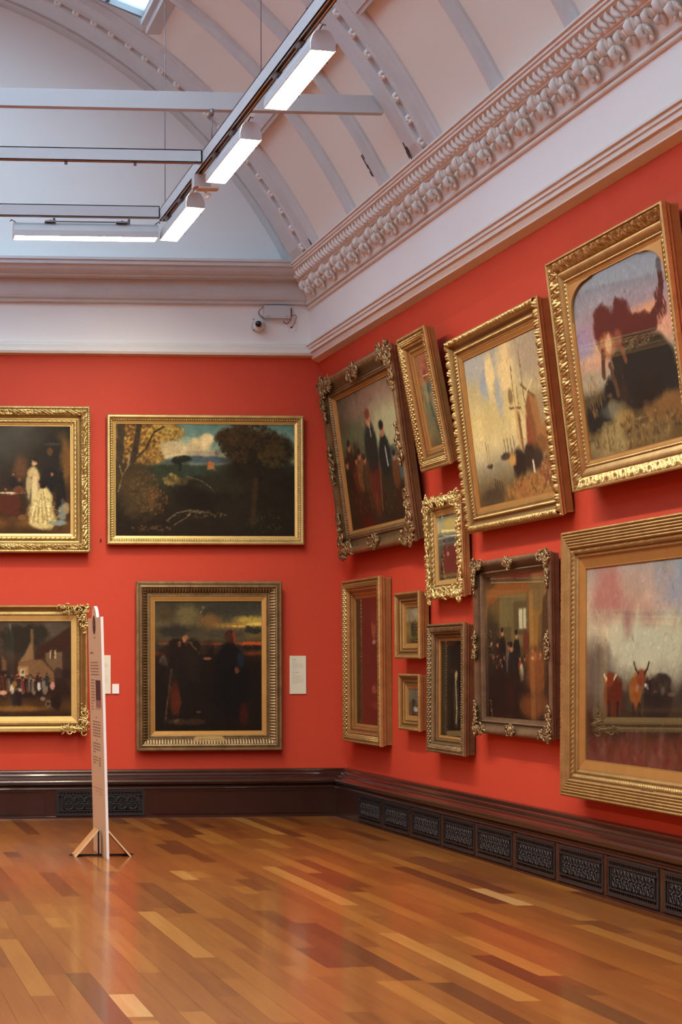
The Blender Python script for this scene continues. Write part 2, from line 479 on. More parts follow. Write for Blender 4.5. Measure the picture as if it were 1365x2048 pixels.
# carved leaf-and-bud row hanging along the right cornice: one mesh, it is surface carving of the cornice
def leaf_row():
    b = MB(); y = YB - .34; k = 0
    while y > 6.0:
        # broad curled leaf, then a lower bud between leaves
        x0, z0 = XF - .125, 5.43
        for s in (-1, 1):
            b.ell((x0 + .012, y + s * .055, z0 - .01), (.034, 0, .02), (0, .042, 0), (-.016, 0, .040), 8, 6)
            b.tube([(x0 - .005, y + s * .02, z0 + .03), (x0 - .02, y + s * .07, z0 + .005), (x0 - .01, y + s * .095, z0 - .03), (x0 + .01, y + s * .08, z0 - .045)], [.010, .016, .014, .005], 6)
        b.ell((x0 - .012, y, z0 - .005), (.030, 0, .01), (0, .040, 0), (-.02, 0, .050), 10, 7)
        b.tube([(x0 - .03, y, z0 + .03), (x0 - .05, y, z0 - .02), (x0 - .035, y, z0 - .06), (x0 - .005, y, z0 - .055), (x0 - .01, y, z0 - .03)], [.020, .028, .026, .018, .008], 8)
        y2 = y - .10
        b.ell((x0 + .03, y2, z0 - .075), (.036, 0, .0), (0, .036, 0), (-.02, 0, .040), 10, 7)
        b.tube([(x0 + .0, y2, z0 - .05), (x0 - .022, y2, z0 - .085), (x0 - .005, y2, z0 - .118), (x0 + .022, y2, z0 - .112), (x0 + .014, y2, z0 - .09)], [.018, .026, .024, .016, .007], 8)
        for s in (-1, 1):
            b.tube([(x0 + .02, y2 + s * .02, z0 - .06), (x0 + .018, y2 + s * .055, z0 - .085), (x0 + .04, y2 + s * .06, z0 - .12)], [.010, .015, .006], 6)
            b.ell((x0 + .045, y2 + s * .035, z0 - .125), (.015, 0, 0), (0, .02, 0), (0, 0, .025), 7, 5)
        y3 = y - .20
        b.ell((x0 + .004, y3, z0 + .005), (.028, 0, .01), (0, .034, 0), (-.014, 0, .045), 8, 6)
        b.tube([(x0 - .01, y3, z0 + .02), (x0 - .032, y3, z0 - .02), (x0 - .02, y3, z0 - .055), (x0 + .01, y3, z0 - .05)], [.016, .024, .022, .010], 8)
        for s in (-1, 1):
            b.tube([(x0 + .0, y3 + s * .02, z0 + .02), (x0 - .004, y3 + s * .055, z0 - .01), (x0 + .02, y3 + s * .06, z0 - .05)], [.010, .014, .006], 6)
        y4 = y - .30
        b.ell((x0 + .04, y4, z0 - .07), (.026, 0, 0), (0, .03, 0), (-.01, 0, .04), 8, 6)
        b.tube([(x0 + .02, y4, z0 - .05), (x0 + .0, y4, z0 - .08), (x0 + .02, y4, z0 - .11)], [.014, .020, .010], 7)
        for q in range(4):
            b.obox((x0 - .008, y - .04 - q * .101, z0 + .038), (.012, 0, 0), (0, .022, 0), (0, 0, .008))
        y -= .405; k += 1
    b.build('carved_leaf_row', M_TRIM, cor)
    b = MB(); y = YB - .30; k = 0                       # row of curved gadroons above the leaves
    while y > 5.5:
        pts = []
        for q in range(6):
            t = q / 5
            pts.append((XF - (.192 + .048 * t), y + .030 * math.sin(PI * t) - .022 + .03 * t, 5.478 + .070 * t))
        b.tube(pts, [.006, .019, .024, .023, .016, .005], 6)
        y -= .101
    b.build('gadroon_row', M_TRIM, cor)
leaf_row()

# ------------------------------------------------------------------ vault, ribs, skylight
A0 = math.asin((5.628 - VC[1]) / VR)                  # springing
A1 = math.acos((3.05 - VC[0]) / VR)                  # skylight kerb
def P(a, r): return VC[0] + r * math.cos(a), VC[1] + r * math.sin(a)
def vault():
    V = []; Fq = []
    for side in (0, 1):
        an = np.linspace(A0 - .03, A1 + .012, 30); n0 = len(V)
        if side: an = PI - an
        for a in an:
            x, z = P(a, VR)
            V += [(x, YF, z), (x, YB, z)]
        for i in range(29): Fq.append((n0 + 2 * i, n0 + 2 * i + 1, n0 + 2 * i + 3, n0 + 2 * i + 2))
    an = np.linspace(A1, PI - A1, 24)                # closed strip above the end rib
    n0 = len(V)
    for a in an:
        x, z = P(a, VR); V += [(x, 18.42, z), (x, YB, z)]
    for i in range(23): Fq.append((n0 + 2 * i, n0 + 2 * i + 1, n0 + 2 * i + 3, n0 + 2 * i + 2))
    struct(mesh_np('ceiling', V, Fq, M_PANEL, True))
vault()
def rib(name, sec, a0, a1, mat=M_RIB, n=48):
    a0 = A0 if a0 < A0 + .05 else a0
    """sec: list of (y, inward depth) across the rib; swept along the arch"""
    V = []; an = np.linspace(a0, a1, n)
    for a in an:
        for y, d in sec:
            x, z = P(a, VR - d); V.append((x, y, max(z, 5.626)))
    return mesh_np(name, V, grid_faces(n, len(sec)), mat)
def thin_rib(i, y):
    sec = [(y + .075, -.02), (y + .075, .025), (y + .05, .04), (y + .04, .075), (y - .04, .075), (y - .05, .04), (y - .075, .025), (y - .075, -.02)]
    struct(rib('trim_%d' % i, sec, A0 - .01, A1)); 
    struct(rib('trim_%d' % (i + 1), sec, PI - A1, PI - A0))
def big_rib(i, y0, y1, a1=None):
    """y0 far edge, y1 near edge; beaded channel at 58%"""
    w = y0 - y1; c = y0 - .56 * w
    sec = [(y0, -.03), (y0, .07), (y0 - .03, .10), (c + .07, .10), (c + .055, .085), (c + .055, .055), (c - .055, .055), (c - .055, .085),
           (c - .075, .085), (c - .085, .07), (y1 + .07, .065), (y1 + .05, .04), (y1 + .02, .035), (y1, .02), (y1, -.03)]
    r = struct(rib('trim_%d' % i, sec, A0, PI - A0, n=90))
    b = MB(); step = .205 / VR; a = A0 + .02
    while a < PI - A0:
        x, z = P(a, VR - .075)
        e = Vector((math.cos(a), 0, math.sin(a))); t = Vector((-math.sin(a), 0, math.cos(a)))
        for q in range(4):
            an = PI / 4 + q * PI / 2
            d = t * math.cos(an) + Vector((0, math.sin(an), 0))
            b.ell(Vector((x, c, z)) + d * .026, t * .022, (0, .022, 0), e * .024, 6, 4)
        b.ell((x, c, z), t * .014, (0, .014, 0), e * .034, 6, 4)
        a += step
    b.build('rosette_bead_row', M_FRIEZE, r)
    return r
big_rib(7, 19.42, 18.62)
big_rib(8, 15.42, 14.80)
big_rib(9, 10.95, 10.33)
big_rib(10, 6.5, 5.88)
big_rib(11, 2.05, 1.43)
for i, y in enumerate((17.35, 16.30, 13.50, 12.10, 9.3, 7.8, 4.9, 3.4, .4, -1.2)): thin_rib(20 + 2 * i, y)
# narrow inner order of the end arch against the end wall
struct(rib('trim_12', [(YB, .05), (19.62, .05), (19.62, .03), (19.42, .03), (19.42, -.02)], A0 - .02, PI - A0 + .02, M_RIB, 80))
# purlins: moulded lengthwise battens between the ribs
def purlin(i, a, y0, y1):
    b = MB()
    e = Vector((math.cos(a), 0, math.sin(a))); t = Vector((-math.sin(a), 0, math.cos(a)))
    c = Vector((VC[0], 0, VC[1])) + e * (VR - .035)
    for dt, dd, w in ((0, 0, .05), (-.065, .012, .02), (.065, .012, .02)):
        b.obox(c + t * dt + e * dd + Vector((0, (y0 + y1) / 2, 0)), t * w, (0, (y0 - y1) / 2, 0), e * .05)
    struct(b.build('trim_%d' % i, M_RIB))
ap = math.asin((6.67 - VC[1]) / (VR - .03))
for i, (y0, y1) in enumerate(((18.62, 15.42), (14.8, 10.95), (10.33, 6.5), (5.88, 2.05))):
    purlin(50 + 2 * i, ap, y0, y1); purlin(51 + 2 * i, PI - ap, y0, y1)
# flaked paint at the feet of the ribs
def flakes():
    rg = random.Random(3); b = MB()
    for (y, a0, spread, n) in ((15.36, A0 + .012, .02, 6), (16.36, A0 + .02, .05, 4), (15.40, A0 + .18, .16, 5), (15.41, A0 + .62, .05, 3), (18.7, A0 + .01, .01, 2)):
        for q in range(n):
            a = a0 + rg.uniform(0, spread); L = rg.uniform(.02, .07); yy = y + rg.uniform(-.03, .02)
            dep = .1015 if y > 15.3 and y < 15.5 else .0765
            if y > 18: dep = .0665
            x, z = P(a, VR - dep)
            e = Vector((math.cos(a), 0, math.sin(a))); t = Vector((-math.sin(a), 0, math.cos(a)))
            b.obox((x, yy, z), t * L, (0, rg.uniform(.004, .010), 0), e * .0015)
    b.build('peeling_paint_flakes', M_PEEL, bpy.data.objects['trim_8'])
flakes()

def skylight():
    root = struct(empty('window_1', (0, 18.42, 7.5)))
    def put(b, name, mat):
        o = b.build(name, mat); o.parent = root; o.matrix_parent_inverse = root.matrix_world.inverted(); return o
    root.matrix_world = Matrix.Translation((0, 18.42, 7.5))
    x1 = 3.05; x0 = 2 * VC[0] - 3.05; y1 = 18.42; y0 = YF
    xk, zk = P(A1, VR)
    b = MB()
    for s, x in ((1, x1), (-1, x0)):
        b.box(min(x, x + s * .14), max(x, x + s * .14), y0, y1, zk - .10, zk + .16)
        b.box(min(x - s * .05, x + s * .05), max(x - s * .05, x + s * .05), y0, y1, zk - .02, zk + .03)
        b.box(min(x - s * .03, x + s * .05), max(x - s * .03, x + s * .05), y0, y1, zk + .07, zk + .10)
    arc = [P(a, VR - .01) for a in np.linspace(A1, PI - A1, 40)] + [(x0, 9.3), (x1, 9.3)]
    b.prism(arc, lambda px, pz: (px, y1, pz), lambda px, pz: (px, y1 + .2, pz))
    b.prism(arc, lambda px, pz: (px, y0 - .2, pz), lambda px, pz: (px, y0, pz))
    put(b, 'kerb', M_RIB)
    zg0, zg1 = zk + .10, 8.95
    b = MB()
    xm = (x0 + x1) / 2
    for s, x in ((1, x1), (-1, x0)):
        b.add([(x, y0, zg0), (x, y1, zg0), (xm, y1, zg1), (xm, y0, zg1)], [(0, 1, 2, 3)])
    put(b, 'pane', M_GLASS)
    b = MB(); y = y1 - .02
    while y > y0:
        for s, x in ((1, x1), (-1, x0)):
            b.prism([(x, zg0 - .06), (x, zg0 + .02), (xm, zg1 + .02), (xm, zg1 - .06)], lambda px, pz: (px, y - .02, pz), lambda px, pz: (px, y + .02, pz))
        y -= .95
    for s, x in ((1, x1), (-1, x0)):
        for q in (.12, .42, .72):
            xx = x + (xm - x) * q; zz = zg0 + (zg1 - zg0) * q
            b.box(xx - .02, xx + .02, y0, y1, zz - .05, zz + .01)
    b.box(xm - .04, xm + .04, y0, y1, zg1 - .1, zg1 + .03)
    put(b, 'glazing_bar', M_GREYM)
skylight()

# ------------------------------------------------------------------ skirting (mahogany plinth)
sk = [(0, .485), (.03, .483), (.04, .478), (.045, .465), (.045, .455), (.07, .452), (.085, .445), (.09, .43), (.09, .422), (.11, .42), (.118, .412), (.12, .40),
      (.15, .398, False), (.175, .39, False), (.19, .372, False), (.188, .352, False), (.17, .335, False), (.155, .322), (.155, .31), (.18, .308), (.182, .298), (.17, .292), (.17, .022), (.178, .018), (.18, 0)]
run_right('baseboard_right', sk, XW, M_WOODD)
run_back('baseboard_back', sk, M_WOODD, XW, kx=1.0)
run_left('baseboard_left', sk, XL, M_WOODD)
bb = bpy.data.objects['baseboard_back']; br = bpy.data.objects['baseboard_right']
fy = YB - .17; fx = XW - .17
b = MB()                                            # panel mouldings on the back plinth
for x0, x1 in ((3.30, 5.155), (.2, 2.21), (-3.2, .0)):
    for (a, c, d, e) in ((x0, x1, .272, .284), (x0, x1, .040, .052)): b.box(a, c, fy - .008, fy, d, e)
    for xx in (x0, x1 - .012): b.box(xx, xx + .012, fy - .008, fy, .052, .272)
b.box(5.175, 5.20, fy - .012, fy, .02, .292)
b.build('panel_moulding', M_WOODD, bb)
b = MB()
for yy in (18.763, 17.918, 17.04, 16.147, 15.281, 14.414, 13.532, 12.673, 11.781, 10.91):
    b.box(fx - .010, fx, yy - .028, yy + .028, .022, .292)
b.build('panel_stile', M_WOODD, br)

def grille(w, h):
    """cast grille, local x across, z up, facing -y; origin bottom centre"""
    root = empty('heating_grille')
    b = MB()
    b.box(-w / 2, w / 2, -.012, 0, 0, .028); b.box(-w / 2, w / 2, -.012, 0, h - .028, h)
    b.box(-w / 2, -w / 2 + .022, -.012, 0, .028, h - .028); b.box(w / 2 - .022, w / 2, -.012, 0, .028, h - .028)
    b.box(-w / 2 + .02, w / 2 - .02, -.016, 0, .050, .060); b.box(-w / 2 + .02, w / 2 - .02, -.016, 0, h - .062, h - .052)
    b.box(-w / 2 + .004, w / 2 - .004, -.017, -.012, h - .012, h - .006); b.box(-w / 2 + .004, w / 2 - .004, -.017, -.012, .006, .012)
    b.box(-w / 2 + .055, -w / 2 + .065, -.014, 0, .05, h - .05); b.box(w / 2 - .065, w / 2 - .055, -.014, 0, .05, h - .05)
    k = 0; x = -w / 2 + .03
    while x < w / 2 - .02:
        b.box(x, x + .008, -.010, 0, .028, .05); b.box(x, x + .008, -.010, 0, h - .052, h - .028); x += .035
    b.build('frame', M_IRON, root)
    # scroll lattice: interlaced rings in square cells
    b = MB(); hi = h - .124; n = max(4, round((w - .14) / (hi * .75))); cw = (w - .14) / n; zc = .062 + hi / 2
    def ring(cx, cz, rx, rz, y, r, a0=0, a1=2 * PI, m=14):
        b.tube([(cx + rx * math.cos(t), y, cz + rz * math.sin(t)) for t in np.linspace(a0, a1, m)], r, 5, False)
    for i in range(n):
        cx = -w / 2 + .07 + cw * (i + .5)
        ring(cx, zc, cw * .47, hi * .46, -.008, .0048, m=18)
        for sx in (-1, 1):
            for sz in (-1, 1):
                ring(cx + sx * cw * .24, zc + sz * hi * .24, cw * .20, hi * .20, -.009, .0045, m=10)
                b.tube([(cx, -.008, zc), (cx + sx * cw * .5, -.006, zc + sz * hi * .5)], .004, 4)
        b.ell((cx, -.012, zc), (.010, 0, 0), (0, .006, 0), (0, 0, .010), 6, 4)
        b.tube([(cx + cw / 2, -.006, .06), (cx + cw / 2, -.006, h - .06)], .0035, 4)
    b.build('scroll_lattice', M_IRON, root)
    MB().box(-w / 2 + .01, w / 2 - .01, -.002, .0, .01, h - .01).build('backing', M_IRONB, root)
    return root
g0 = grille(.905, .268)
g0.location = (2.765, fy - .002, .024)
tag(g0, 'black cast-iron heating grille in the back wall skirting, behind the display board', 'grille', 'heating grilles in the skirting')
ys = [18.763, 17.918, 17.04, 16.147, 15.281, 14.414, 13.532, 12.673, 11.781, 10.91]
ord_ = ['nearest the room corner', 'second from the room corner', 'third from the room corner', 'fourth from the room corner', 'fifth from the room corner',
        'sixth from the room corner, below the large cattle painting', 'seventh from the room corner', 'second from the right edge of the photo', 'cut off by the right edge of the photo']
g1 = None
for i in range(9):
    yc = (ys[i] + ys[i + 1]) / 2
    if g1 is None: g1 = g = grille(.80, .262)
    else: g = copy_tree(g1)
    g.location = (fx - .002, yc, .026); g.rotation_euler = (0, 0, -PI / 2)
    tag(g, 'black grille in the right skirting, ' + ord_[i], 'grille', 'heating grilles in the skirting')

# ------------------------------------------------------------------ painted canvases (pigment as vertex colour)
class Paint:
    def __init__(s, w, h, seed, res=.0085):
        s.nx = max(24, int(w / res)); s.ny = max(24, int(h / res)); s.w = w; s.h = h; s.asp = w / h
        s.V, s.U = np.meshgrid(np.linspace(0, 1, s.ny), np.linspace(0, 1, s.nx), indexing='ij')
        s.C = np.zeros((s.ny, s.nx, 3)); s.r = np.random.RandomState(seed)
    def noise(s, f, octv=4, sx=1, sy=1):
        out = np.zeros_like(s.U); amp = 1; tot = 0
        for o in range(octv):
            n = int(f * 2 ** o) + 2
            L = s.r.rand(int(n * sy) + 3, int(n * sx * s.asp) + 3)
            y = s.V * (L.shape[0] - 2.001); x = s.U * (L.shape[1] - 2.001)
            yi = y.astype(int); xi = x.astype(int); fy_ = y - yi; fx_ = x - xi
            fy_ = fy_ * fy_ * (3 - 2 * fy_); fx_ = fx_ * fx_ * (3 - 2 * fx_)
            out += amp * ((L[yi, xi] * (1 - fx_) + L[yi, xi + 1] * fx_) * (1 - fy_) + (L[yi + 1, xi] * (1 - fx_) + L[yi + 1, xi + 1] * fx_) * fy_)
            tot += amp; amp *= .55
        return out / tot
    def grad(s, stops):
        vs = [a for a, _ in stops]
        for k in range(3): s.C[..., k] = np.interp(s.V, vs, [c[k] for _, c in stops])
        return s
    def mix(s, m, col):
        m = np.clip(m, 0, 1)[..., None]; s.C = s.C * (1 - m) + np.array(col, float) * m; return s
    def mott(s, amt, f=8, sx=1, sy=1):
        n = s.noise(f, 4, sx, sy)[..., None] - .5; s.C = np.clip(s.C * (1 + amt * 2 * n), 0, 255); return s
    def blob(s, u, v, ru, rv, col, soft=.4, rough=.35, f=9, op=1, ang=0):
        du, dv = (s.U - u), (s.V - v)
        if ang:
            ca, sa = math.cos(ang), math.sin(ang); a = s.asp
            du, dv = (du * a * ca + dv * sa) / a, (-du * a * sa + dv * ca)
        d = np.sqrt((du / ru) ** 2 + (dv / rv) ** 2)
        if rough: d = d + rough * (s.noise(f, 3) - .5) * 2
        return s.mix((1 + soft / 2 - d) / soft * op if soft > 0 else (d < 1) * op, col)
    def poly(s, pts, col, soft=.01, op=1):
        ins = np.zeros(s.U.shape, bool); n = len(pts)
        dmin = np.full(s.U.shape, 9.0)
        for i in range(n):
            x0, y0 = pts[i]; x1, y1 = pts[(i + 1) % n]
            if y0 != y1:
                c = ((y0 > s.V) != (y1 > s.V)) & (s.U < (x1 - x0) * (s.V - y0) / (y1 - y0) + x0); ins ^= c
            dx, dy = x1 - x0, y1 - y0; L = dx * dx + dy * dy + 1e-12
            t = np.clip(((s.U - x0) * dx + (s.V - y0) * dy) / L, 0, 1)
            dmin = np.minimum(dmin, np.hypot(s.U - x0 - t * dx, s.V - y0 - t * dy))
        sd = np.where(ins, dmin, -dmin)
        return s.mix(np.clip(.5 + sd / soft, 0, 1) * op, col)
    def line(s, pts, w, col, op=1, soft=.5):
        for (x0, y0), (x1, y1) in zip(pts[:-1], pts[1:]):
            dx, dy = (x1 - x0) * s.asp, y1 - y0; L = dx * dx + dy * dy + 1e-12
            X = (s.U - x0) * s.asp; Y = s.V - y0
            t = np.clip((X * dx + Y * dy) / L, 0, 1)
            d = np.hypot(X - t * dx, Y - t * dy) / w
            s.mix(np.clip((1 + soft - d) / soft, 0, 1) * op, col)
        return s
    def dabs(s, u, v, ru, rv, cols, n, size, sq=1.0, op=.8, ang=0):
        for k in range(n):
            a = s.r.rand() * 2 * PI; q = math.sqrt(s.r.rand())
            x = u + ru * q * math.cos(a); y = v + rv * q * math.sin(a); z = size * (.5 + s.r.rand())
            c = np.array(cols[s.r.randint(len(cols))], float) * (.85 + .3 * s.r.rand())
            i0, i1 = int((y - 2 * z) * s.ny), int((y + 2 * z) * s.ny) + 2
            j0, j1 = int((x - 2 * z / s.asp) * s.nx), int((x + 2 * z / s.asp) * s.nx) + 2
            i0, j0 = max(i0, 0), max(j0, 0); i1, j1 = min(i1, s.ny), min(j1, s.nx)
            if i0 >= i1 or j0 >= j1: continue
            du = (s.U[i0:i1, j0:j1] - x) * s.asp; dv = s.V[i0:i1, j0:j1] - y
            t = s.r.rand() * PI if ang is None else ang
            p = du * math.cos(t) + dv * math.sin(t); r = -du * math.sin(t) + dv * math.cos(t)
            m = np.clip(1.6 - np.sqrt((p / z) ** 2 + (r / (z * sq)) ** 2) * 1.2, 0, 1) * op
            s.C[i0:i1, j0:j1] = s.C[i0:i1, j0:j1] * (1 - m[..., None]) + c * m[..., None]
        return s
    def fig(s, u, v, h, coat, skin=(176, 120, 84), hair=(40, 26, 18), legs=None, w=1.0):
        """small standing figure, v = top of head"""
        a = w / s.asp
        s.blob(u, v + .62 * h, .16 * h * a, .42 * h, legs or coat, .35, .15, 20)
        s.blob(u, v + .38 * h, .17 * h * a, .24 * h, coat, .3, .12, 20)
        s.blob(u, v + .085 * h, .062 * h * a, .085 * h, skin, .4, 0)
        s.blob(u - .01 * h * a, v + .035 * h, .07 * h * a, .055 * h, hair, .4, 0)
        return s
    def brush(s, n, size, jit=.14, flow=None):
        """loose brushwork: small strokes that pick up the colour under them"""
        r = s.r
        for k in range(n):
            x, y = r.rand(), r.rand(); z = size * (.5 + r.rand())
            i, j = int(y * (s.ny - 1)), int(x * (s.nx - 1)); c = s.C[i, j] * (1 + jit * (r.rand() * 2 - 1)) + (r.rand() * 2 - 1) * 3
            i0, i1 = max(int((y - 1.6 * z) * s.ny), 0), min(int((y + 1.6 * z) * s.ny) + 2, s.ny)
            j0, j1 = max(int((x - 1.6 * z / s.asp) * s.nx), 0), min(int((x + 1.6 * z / s.asp) * s.nx) + 2, s.nx)
            du = (s.U[i0:i1, j0:j1] - x) * s.asp; dv = s.V[i0:i1, j0:j1] - y
            t = r.rand() * PI if flow is None else flow + r.randn() * .5
            p = du * math.cos(t) + dv * math.sin(t); q = -du * math.sin(t) + dv * math.cos(t)
            m = np.clip(1.5 - np.sqrt((p / z) ** 2 + (q / (z * .4)) ** 2) * 1.3, 0, 1)[..., None] * .7
            s.C[i0:i1, j0:j1] = s.C[i0:i1, j0:j1] * (1 - m) + c * m
        return s
    def build(s, parent, zc, mat, cx=0, cy=0):
        X = (s.U - .5) * s.w + cx; Y = (.5 - s.V) * s.h + cy
        V = np.stack([X, Y, np.full_like(X, zc)], -1).reshape(-1, 3)
        o = mesh_np('canvas', V, grid_faces(s.ny, s.nx, True), mat, False)
        c = np.clip(s.C, 0, 255) / 255.0
        c = np.where(c <= .04045, c / 12.92, ((c + .055) / 1.055) ** 2.4)
        a = o.data.color_attributes.new('Col', 'FLOAT_COLOR', 'POINT')
        a.data.foreach_set('color', np.concatenate([c, np.ones(c.shape[:2] + (1,))], -1).astype(np.float32).ravel())
        o.parent = parent
        return o

def p_interior(p):            # ladies in pale dresses in a dark room (upper left)
    p.grad([(0, (38, 34, 26)), (.45, (44, 34, 22)), (.8, (52, 32, 18)), (.9, (92, 62, 28)), (1, (66, 44, 26))]).mott(.35, 5)
    R = lambda px: 1 - (139 - px) / 222 / p.asp   # photo column -> u
    Q = lambda py: (py - 853) / 222
    def b(x, y, rx, ry, c, **k): p.blob(R(x), Q(y), rx / 222 / p.asp, ry / 222, c, **k)
    b(125, 925, 22, 45, (104, 72, 34), soft=.9); b(35, 940, 14, 26, (86, 56, 30), soft=.8); b(100, 915, 22, 52, (34, 30, 24), soft=.5)
    b(96, 905, 6, 8, (90, 60, 32)); b(112, 968, 9, 16, (104, 68, 36), rough=.6); b(118, 1000, 9, 55, (28, 24, 20)); b(98, 965, 16, 24, (26, 24, 22))
    for x, y in ((20, 955), (33, 965), (4, 985)): b(x, y, 2.6, 4, (150, 104, 66), rough=0); b(x, y + 14, 8, 12, (30, 24, 20))
    b(12, 1012, 28, 26, (74, 36, 20)); b(20, 991, 30, 2.2, (200, 186, 150), rough=.1); b(30, 985, 12, 8, (92, 54, 30))
    b(62, 962, 13, 22, (186, 166, 112)); b(58, 985, 15, 30, (66, 56, 40)); b(64, 985, 7, 34, (206, 188, 132)); b(52, 975, 5, 28, (170, 152, 104))
    b(63, 928, 5, 7, (190, 150, 104), rough=0); b(66, 921, 6, 5, (34, 24, 18), rough=.1); b(61, 955, 10, 3, (196, 156, 112), rough=.1)
    b(84, 1000, 15, 24, (196, 178, 116)); b(74, 1030, 24, 32, (206, 188, 122)); b(82, 1045, 24, 20, (190, 170, 108)); b(66, 1048, 14, 12, (196, 176, 116))
    b(80, 972, 9, 9, (30, 22, 18)); b(72, 975, 3.5, 5, (186, 140, 98), rough=0)
    for k in range(9): p.line([(R(84 - 2 * k), Q(985 + 3 * k)), (R(92 - 4 * k), Q(1020 + 2 * k)), (R(96 - 5 * k), Q(1052))], .006, (132, 112, 62) if k % 2 else (232, 218, 158), .55)
    b(122, 1030, 9, 20, (116, 122, 108), rough=.5); b(130, 1022, 7, 11, (140, 122, 86), rough=.5); b(112, 1052, 18, 6, (120, 134, 124)); b(100, 952, 3, 4, (140, 84, 56)); b(88, 950, 7, 12, (30, 26, 30))
    b(18, 1045, 8, 5, (80, 54, 34), rough=.6); b(38, 1042, 9, 5, (110, 76, 44), rough=.6); b(104, 890, 18, 2, (62, 54, 40), soft=.8)
    p.dabs(R(84), Q(1030), .09, .14, [(226, 212, 152), (150, 130, 78), (120, 98, 54)], 130, .012, .4, .6, None)
def p_landscape(p):           # wooded valley, tall trees either side, cloud and blue gap
    p.grad([(0, (92, 128, 118)), (.2, (124, 150, 130)), (.33, (168, 164, 122)), (.38, (56, 66, 56)), (.5, (38, 40, 28)), (.7, (34, 28, 18)), (1, (32, 24, 16))])
    X = lambda x: (x - 228) / 361; Y = lambda y: (y - 844) / 234
    def b(x, y, rx, ry, c, **k): p.blob(X(x), Y(y), rx / 361, ry / 234, c, **k)
    b(330, 900, 60, 24, (196, 176, 128), soft=.8); b(398, 888, 22, 18, (222, 200, 142), soft=.5); b(412, 876, 14, 12, (226, 204, 146)); b(384, 898, 24, 12, (204, 186, 136)); b(368, 912, 36, 8, (214, 196, 146)); b(400, 906, 34, 8, (170, 154, 122))
    b(400, 918, 60, 8, (72, 88, 88), soft=.5); b(340, 922, 40, 5, (78, 92, 86), soft=.6); b(430, 920, 30, 6, (70, 84, 92))
    b(330, 950, 90, 22, (42, 50, 34)); b(420, 945, 60, 16, (46, 56, 44)); b(352, 920, 10, 8, (30, 34, 24)); b(364, 916, 14, 7, (30, 34, 24)); p.line([(X(358), Y(918)), (X(358), Y(940))], .01, (30, 30, 20))
    p.poly([(X(413), Y(938)), (X(413), Y(925)), (X(418), Y(921)), (X(426), Y(923)), (X(427), Y(938))], (164, 104, 58), .012); p.dabs(X(340), Y(960), 16 / 361, 12 / 234, [(120, 100, 48), (88, 74, 38), (140, 118, 60)], 70, .014, .6, .7, None); p.dabs(X(366), Y(964), 18 / 361, 9 / 234, [(104, 88, 44), (76, 64, 34)], 60, .012, .6, .7, None)
    b(270, 880, 50, 42, (112, 84, 36), soft=.7, f=14); b(250, 930, 30, 70, (58, 44, 24), soft=.6)
    p.dabs(X(262), Y(880), 54 / 361, 46 / 234, [(150, 112, 48), (104, 72, 30), (186, 148, 68), (84, 56, 28)], 1100, .013, .7, .85, None)
    p.dabs(X(328), Y(862), 38 / 361, 18 / 234, [(176, 138, 58), (196, 160, 74), (120, 86, 36)], 320, .013, .7, .85, None)
    p.dabs(X(296), Y(912), 30 / 361, 16 / 234, [(132, 102, 46), (168, 128, 58), (86, 62, 30)], 220, .013, .7, .8, None)
    p.line([(X(252), Y(960)), (X(268), Y(900)), (X(276), Y(844))], .020, (46, 38, 28), .9); p.line([(X(236), Y(930)), (X(240), Y(844))], .026, (54, 46, 36), .9)
    p.line([(X(262), Y(925)), (X(290), Y(895)), (X(305), Y(862)), (X(325), Y(850))], .008, (48, 38, 26), .9)
    p.line([(X(234), Y(985)), (X(242), Y(952)), (X(254), Y(930)), (X(256), Y(905))], .005, (150, 132, 92), .9); p.line([(X(242), Y(952)), (X(236), Y(930))], .004, (150, 132, 92), .9)
    b(275, 985, 38, 50, (66, 52, 30), soft=.7, f=16)
    p.dabs(X(285), Y(985), 30 / 361, 45 / 234, [(84, 66, 38), (104, 78, 42), (54, 42, 26), (66, 58, 36)], 500, .010, .6, .6, None)
    p.dabs(X(310), Y(1005), 22 / 361, 28 / 234, [(112, 72, 38), (84, 58, 32)], 120, .010, .6, .7, None)
    b(505, 892, 62, 42, (44, 36, 22), soft=.35, f=12, rough=.5); b(560, 895, 26, 28, (46, 38, 24), f=12); b(455, 870, 24, 18, (58, 44, 26), f=12); b(520, 980, 80, 100, (33, 27, 18), soft=.6)
    p.dabs(X(500), Y(885), 64 / 361, 40 / 234, [(50, 40, 22), (60, 46, 24), (38, 30, 18), (72, 48, 26)], 700, .013, .7, .7, None)
    p.dabs(X(545), Y(910), 30 / 361, 26 / 234, [(76, 54, 28), (60, 54, 28)], 160, .014, .7, .6, None)
    p.line([(X(492), Y(1040)), (X(496), Y(960)), (X(504), Y(905))], .030, (36, 28, 18), .9); p.line([(X(504), Y(1050)), (X(510), Y(960))], .018, (66, 48, 28), .6)
    b(400, 990, 50, 28, (26, 20, 14), soft=.5); b(440, 970, 60, 20, (38, 34, 22), soft=.6)
    p.line([(X(372), Y(953)), (X(400), Y(962)), (X(418), Y(975)), (X(426), Y(985))], .003, (140, 130, 106), .55)
    p.dabs(X(400), Y(1032), 55 / 361, 8 / 234, [(150, 132, 92), (120, 88, 46), (140, 112, 64), (60, 44, 26)], 110, .007, .35, .7, .1)
    p.line([(X(332), Y(1045)), (X(350), Y(1030)), (X(376), Y(1024)), (X(420), Y(1030))], .003, (150, 138, 106), .6); p.line([(X(345), Y(1055)), (X(372), Y(1038)), (X(380), Y(1026))], .003, (140, 126, 92), .6)
    p.dabs(X(300), Y(1062), 40 / 361, 6 / 234, [(120, 88, 40), (86, 66, 34)], 50, .010, .4, .7, .1); p.dabs(X(530), Y(1050), 40 / 361, 18 / 234, [(96, 82, 48), (60, 50, 30)], 70, .009, .4, .6, None)
    p.mott(.18, 14)
